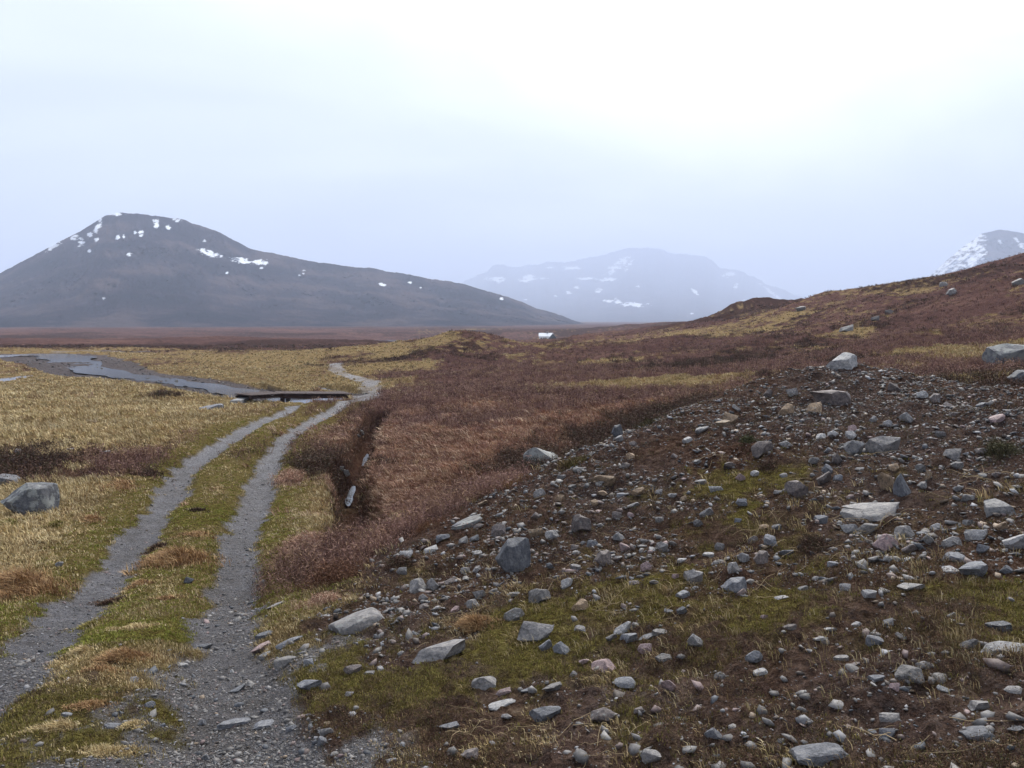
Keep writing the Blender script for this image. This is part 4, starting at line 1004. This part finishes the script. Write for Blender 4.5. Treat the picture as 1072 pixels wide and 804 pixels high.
# individual tussocks and bushes
RUST = [(.32, .20, .095), (.25, .145, .07), (.40, .27, .135), (.18, .10, .055)]
TUSS = [  # px, py, w, h, palette, label
    (206, 559, 36, 11, RUST, 'red brown tussock between the wheel tracks, farthest of the near group'),
    (206, 534, 20, 6, DARK, 'small dark tussock between the wheel tracks beyond the red brown ones'),
    (164, 572, 22, 10, DARK, 'dark low tussock against the left wheel track'),
    (185, 584, 74, 26, RUST, 'broad red brown tussock, widest between the wheel tracks'),
    (149, 609, 36, 10, RUST, 'slim brown tussock just below the broad red brown one'),
    (117, 629, 36, 10, DARK, 'dark olive tussock touching the left wheel track'),
    (152, 622, 20, 9, GREEN, 'small olive tuft in the middle of the grass strip'),
    (172, 626, 28, 8, RUST, 'small tan tussock towards the right wheel track'),
    (95, 651, 30, 13, GREEN, 'olive green tussock on the mossy strip by the left wheel track'),
    (138, 656, 52, 10, STRAW, 'low straw brown tussock on the mossy grass strip'),
    (130, 685, 54, 18, RUST, 'large rusty tussock on the near end of the grass strip'),
    (110, 699, 38, 14, RUST, 'rusty tussock left below the large rusty one'),
    (87, 682, 24, 10, STRAW, 'straw tussock left of the large rusty one'),
    (93, 737, 40, 13, RUST, 'lone rust brown tussock on the gravelly near ground'),
    (138, 758, 22, 15, STRAW, 'pale straw tuft on gravel near the bottom'),
    (60, 762, 42, 12, STRAW, 'straw tussock near the bottom left corner'),
    (117, 786, 62, 14, STRAW, 'wide straw tussock at the bottom edge of the picture'),
    (23, 611, 74, 36, RUST, 'big rusty grass clump left of the left wheel track'),
    (96, 543, 24, 15, RUST, 'rusty tussock in the straw field right of the squat boulder'),
    (128, 508, 30, 17, RUST, 'reddish tussock beside the left wheel track, taller of two'),
    (153, 495, 34, 13, DARK, 'dark reddish tussock beside the left wheel track, farther of two'),
    (60, 549, 20, 8, GREEN, 'olive tuft right below the squat boulder'),
    (10, 548, 24, 12, GREEN, 'olive tuft left below the squat boulder'),
    (495, 655, 44, 20, RUST, 'tan tussock between the jagged leaning slab and the upper stones'),
]
BUSH = [
    (172, 412, 44, 14, DARK, 'dark heather patch alone in the straw field between river and flat slab'),
    (330, 484, 50, 40, DARK, 'big dark heather bush between the right wheel track and the ditch'),
    (305, 497, 34, 32, TAN, 'rusty bush at the left of the big dark heather bush'),
    (346, 514, 26, 18, TAN, 'small rusty bush on the ditch bank below the big dark one'),
    (322, 566, 60, 34, TAN, 'red brown heather bush beside the near right wheel track'),
    (350, 598, 66, 36, [(.13, .065, .04), (.09, .045, .03), (.16, .085, .05)], 'spreading rust heather bush above the pale pointed slab'),
    (336, 626, 50, 22, TAN, 'low rust heather bush nearest the pale pointed slab'),
    (730, 414, 18, 16, DARK, 'dark bush standing on the upper left of the mound ridge'),
    (800, 392, 44, 14, DARK, 'long dark heather bush along the mound crest left of the whitish rock'),
    (680, 440, 34, 15, [(.045, .04, .018), (.06, .045, .02)], 'olive dark heather bush on the mound ridge'),
    (850, 572, 36, 28, DARK, 'dark brown heather bush at the foot of the mound face'),
    (783, 462, 22, 14, [(.06, .062, .025), (.045, .045, .02)], 'small green bush high on the mound face'),
    (1048, 476, 34, 26, [(.055, .055, .024), (.04, .032, .018), (.07, .06, .03)], 'dark green bush on the right flank of the mound'),
    (804, 492, 24, 14, DARK, 'small dark heather bush below the tilted brown plate'),
    (474, 517, 20, 14, [(.12, .13, .075), (.09, .10, .05)], 'grey green cushion on the back slope of the mound'),
    (530, 508, 56, 14, [(.17, .085, .04), (.20, .12, .05), (.12, .06, .03)], 'orange brown heather strip along the left mound ridge'),
    (600, 486, 40, 14, [(.10, .09, .03), (.15, .10, .04), (.07, .05, .025)], 'yellow olive heather strip behind the left mound ridge'),
    (450, 548, 50, 14, [(.15, .075, .04), (.10, .05, .03)], 'rust heather at the lower end of the mound ridge'),
    (420, 588, 40, 22, DARK, 'dark heather bush on the lowest left toe of the mound'),
]


def clump(name, px, py, w, h, pal, k, woody):
    p = gpt(px, py + h * .35); r = math.hypot(p[0], p[1]); W = w * r / F; ang = math.atan2(EYE - p[2], r)
    Hh = min(max(h * r / F * .55, .05), (.30 if woody else .20) * W + .02, .38)
    D = min(max((h * r / F - Hh * .6) / math.sin(ang), .45 * W), 2.2 * W)
    g = np.random.default_rng(700 + k); n = int(np.clip(w * h * .5, 160, 1100))
    a = g.uniform(0, 6.28, n); q = np.minimum(abs(g.normal(0, .55, n)), 1.35); wob = 1 + .6 * fbm(np.cos(a) * 1.6 + k, np.sin(a) * 1.6, 4, k)
    az = math.atan2(p[0], p[1]); ex = np.cos(a) * q * W / 2 * wob; ey = np.sin(a) * q * D / 2 * wob + D * .38
    X = p[0] + ex * math.cos(az) + ey * math.sin(az); Y = p[1] - ex * math.sin(az) + ey * math.cos(az)
    Z = ground(X, Y); hh = Hh * (1 - .5 * np.minimum(q, 1)) * (.75 + .8 * fbm(X * 7, Y * 7, 3, k)) * g.uniform(.5, 1.3, n)
    col = pick(g, n, pal) * g.uniform(.8, 1.2, (n, 1)); wd = np.full(n, max(.004, r / F * .7))
    root = np.array([p[0], p[1], p[2]])
    P = np.c_[X, Y, Z] - root
    sp_ = np.full(n, min(.07, W * .10))
    t = sprigs(P, 7, hh, sp_, wd * 1.2, col, g) if woody else blades(P, 7, hh * 1.15, sp_, wd, np.tile(np.array([[-.7, -.5]]), (n, 1)) + g.normal(0, .35, (n, 2)), col, g, 1.3)
    o = mesh_np(name, *_veg(t)); o.location = root; return o


for k, (px, py, w, h, pal, lab) in enumerate(TUSS):
    tag(clump('tussock', px, py, w, h, pal, k, False), lab, 'tussock', 'grass tussocks along the track')
for k, (px, py, w, h, pal, lab) in enumerate(BUSH):
    tag(clump('heather_bush', px, py, w, h, pal, 50 + k, True), lab, 'bush', 'heather bushes by the ditch and mound')

# ------------------------------------------------------------------ ditch water
def puddles():
    n = len(DITCH)
    for a, b, w in ((.44, .58, .085), (.26, .33, .06)):
        seg = DITCH[int(n * a):int(n * b) + 1]; wd = w * (.35 + .65 * np.sin(np.linspace(.15, math.pi - .15, len(seg))))
        lv = np.full(len(seg), float(np.median(land(seg[:, 0], seg[:, 1]))) + .06)
        strip('puddle', seg, wd, lv, M_WATER)


puddles()

# ------------------------------------------------------------------ bridge
def bridge():
    M_steel = simple('rusty_steel', (.035, .022, .020), .7); M_plank = simple('bridge_planks', (.050, .036, .034), .85, 0, 6); M_conc = simple('old_concrete', (.20, .20, .20), .85)
    A = unproj(290, 411.2, 42.0); B = unproj(364, 411.4, 43.0); Lf = unproj(254, 413.4, 41.0)
    root = bpy.data.objects.new('bridge', None); C.objects.link(root); root.location = (A[0], A[1], A[2] - 1.1)
    tag(root, 'low dark plank bridge on one pier crossing the river beside the track', 'bridge')
    inv = Vector(root.location)
    def beam(name, p, q, w, hgt, dz, mt, off=0.0, parent=root):
        p = Vector(p); q = Vector(q); d = q - p; L_ = d.length; x = d.normalized(); y = Vector((0, 0, 1)).cross(x).normalized(); zz = x.cross(y)
        m4 = Matrix((x, y, zz)).transposed().to_4x4(); m4.translation = (p + q) / 2 + y * off + zz * dz - inv
        bm = bmesh.new(); add_box(bm, None, (L_, w, hgt), bev=.012, m4=m4); return obj_bm(name, bm, mt, parent)
    for s in (-1, 1): beam('girder', A, B, .14, .18, -.14, M_steel, s * .6)
    def planks(p, q, n, name):
        p = Vector(p); q = Vector(q); d = (q - p); x = d.normalized(); y = Vector((0, 0, 1)).cross(x).normalized(); bm = bmesh.new(); rn = random.Random(2)
        for i in range(n):
            c = p + d * ((i + .5) / n); m4 = Matrix((x, y, x.cross(y))).transposed().to_4x4(); m4.translation = c - inv + Vector((0, 0, rn.uniform(-.004, .004)))
            add_box(bm, None, (d.length / n * .92, 1.5 + rn.uniform(-.04, .04), .055), bev=.006, m4=m4)
        return obj_bm(name, bm, M_plank, root)
    planks(A, B, 20, 'deck')
    r1 = beam('ramp_girder', Lf, A, .12, .12, -.115, M_steel, -.6); beam('ramp_girder', Lf, A, .12, .12, -.115, M_steel, .6)
    planks(Lf, A, 10, 'ramp_deck')
    P = unproj(298.5, 411.2, 42.1); g0 = min(gz(P[0], P[1]), P[2] - 1.0) - .4
    top = P[2] - .235
    for s in (-.5, .5):
        bm = bmesh.new(); add_box(bm, (P[0] - inv.x, P[1] + s - inv.y, (top + g0) / 2 - inv.z), (.16, .3, top - g0), bev=.015); obj_bm('pier', bm, M_steel if s < 0 else M_conc, root)
    for E, sgn in ((B, 1), (Lf, -1)):
        z0 = min(gz(E[0], E[1]), E[2] - .5) - .6; bm = bmesh.new(); t2 = E[2] - .24 if sgn > 0 else E[2] - .18
        add_box(bm, (E[0] + sgn * .1 - inv.x, E[1] - inv.y, (t2 + z0) / 2 - inv.z), (.5, 1.6, t2 - z0), bev=.03); obj_bm('abutment', bm, M_conc, root)


bridge()

# ------------------------------------------------------------------ bothy far along the valley
def bothy():
    Mw = simple('white_limewash', (.80, .80, .78), .8, 0, .5, .06); Mr = simple('slate_roof', (.30, .31, .33), .6, 0, 1, .15); Mg = simple('dark_gable', (.085, .10, .105), .8, 0, 1, .2); Mk = simple('window_dark', (.03, .03, .035), .3); Mc = simple('chimney_stone', (.22, .21, .21), .85)
    D0 = 520.0
    c = unproj(571.5, 357.2, D0); s = D0 / F
    zb = gz(c[0], c[1]); s0 = s
    root = bpy.data.objects.new('cottage', None); C.objects.link(root); root.location = (c[0], c[1], zb - .2); tag(root, 'small white cottage with pale roof far along the valley', 'cottage')
    Lh, Dh, Hw = 14 * s, 5.5, 3.0
    lift = max(0, c[2] - zb) * .6
    root.location.z += lift
    bm = bmesh.new(); add_box(bm, (0, 0, Hw / 2), (Lh, Dh, Hw)); obj_bm('wall', bm, Mw, root)
    bm = bmesh.new(); rr = 2.1; ov = .35
    v = [bm.verts.new(p) for p in ((-Lh / 2 - ov, -Dh / 2 - ov, Hw - .1), (Lh / 2 + ov, -Dh / 2 - ov, Hw - .1), (Lh / 2 + ov, Dh / 2 + ov, Hw - .1), (-Lh / 2 - ov, Dh / 2 + ov, Hw - .1), (-Lh / 2 - ov, 0, Hw + rr), (Lh / 2 + ov, 0, Hw + rr))]
    for f in ((0, 1, 5, 4), (2, 3, 4, 5), (0, 4, 3), (1, 2, 5), (3, 2, 1, 0)): bm.faces.new([v[i] for i in f])
    roof = obj_bm('roof', bm, simple('pale_metal_roof', (.62, .64, .67), .45, 0, 1, .08), root)
    for q in (.1,):
        bm = bmesh.new(); add_box(bm, (Lh * q + .0, 0, Hw + rr + .3), (1.1, .9, 1.5)); obj_bm('chimney', bm, Mc, roof)
    for q in (-.36, -.02):
        bm = bmesh.new(); add_box(bm, (Lh * q, -Dh / 2 - .02, 1.5), (1.0, .08, 1.2)); obj_bm('window', bm, Mk, root)
    bm = bmesh.new(); add_box(bm, (-Lh * .17, -Dh / 2 - .02, 1.05), (1.0, .08, 2.1)); obj_bm('door', bm, Mk, root)
    # grey gabled outhouse standing in front of its right end
    c2 = unproj(578.5, 357.2, D0 - 9); r2 = bpy.data.objects.new('outhouse', None); C.objects.link(r2); r2.location = (c2[0], c2[1], max(gz(c2[0], c2[1]) - .2, c2[2] - 1.2)); tag(r2, 'dark grey gabled outhouse in front of the white cottage', 'shed')
    w = 8.5 * s; hw = 1.5; hr = 2.9; dp = 5
    bm = bmesh.new(); a = [bm.verts.new((x, -dp / 2, z)) for x, z in ((-w / 2, 0), (w / 2, 0), (w / 2, hw), (0, hw + hr), (-w / 2, hw))]; b = [bm.verts.new((q.co.x, dp / 2, q.co.z)) for q in a]
    bm.faces.new(a[::-1]); bm.faces.new(b)
    for i in range(5): bm.faces.new((a[i], a[(i + 1) % 5], b[(i + 1) % 5], b[i]))
    obj_bm('wall', bm, Mg, r2)
    bm = bmesh.new()
    for sg in (-1, 1):
        m4 = Matrix.Translation((sg * w / 4, 0, hw + hr / 2 + .12)) @ Matrix.Rotation(sg * math.atan2(hr, w / 2), 4, 'Y'); add_box(bm, None, (math.hypot(w / 2, hr) + .5, dp + .5, .12), m4=m4)
    obj_bm('roof', bm, Mr, r2)
    bm = bmesh.new(); add_box(bm, (0, -dp / 2 - .02, .95), (.9, .08, 1.9)); obj_bm('door', bm, Mk, r2)


bothy()
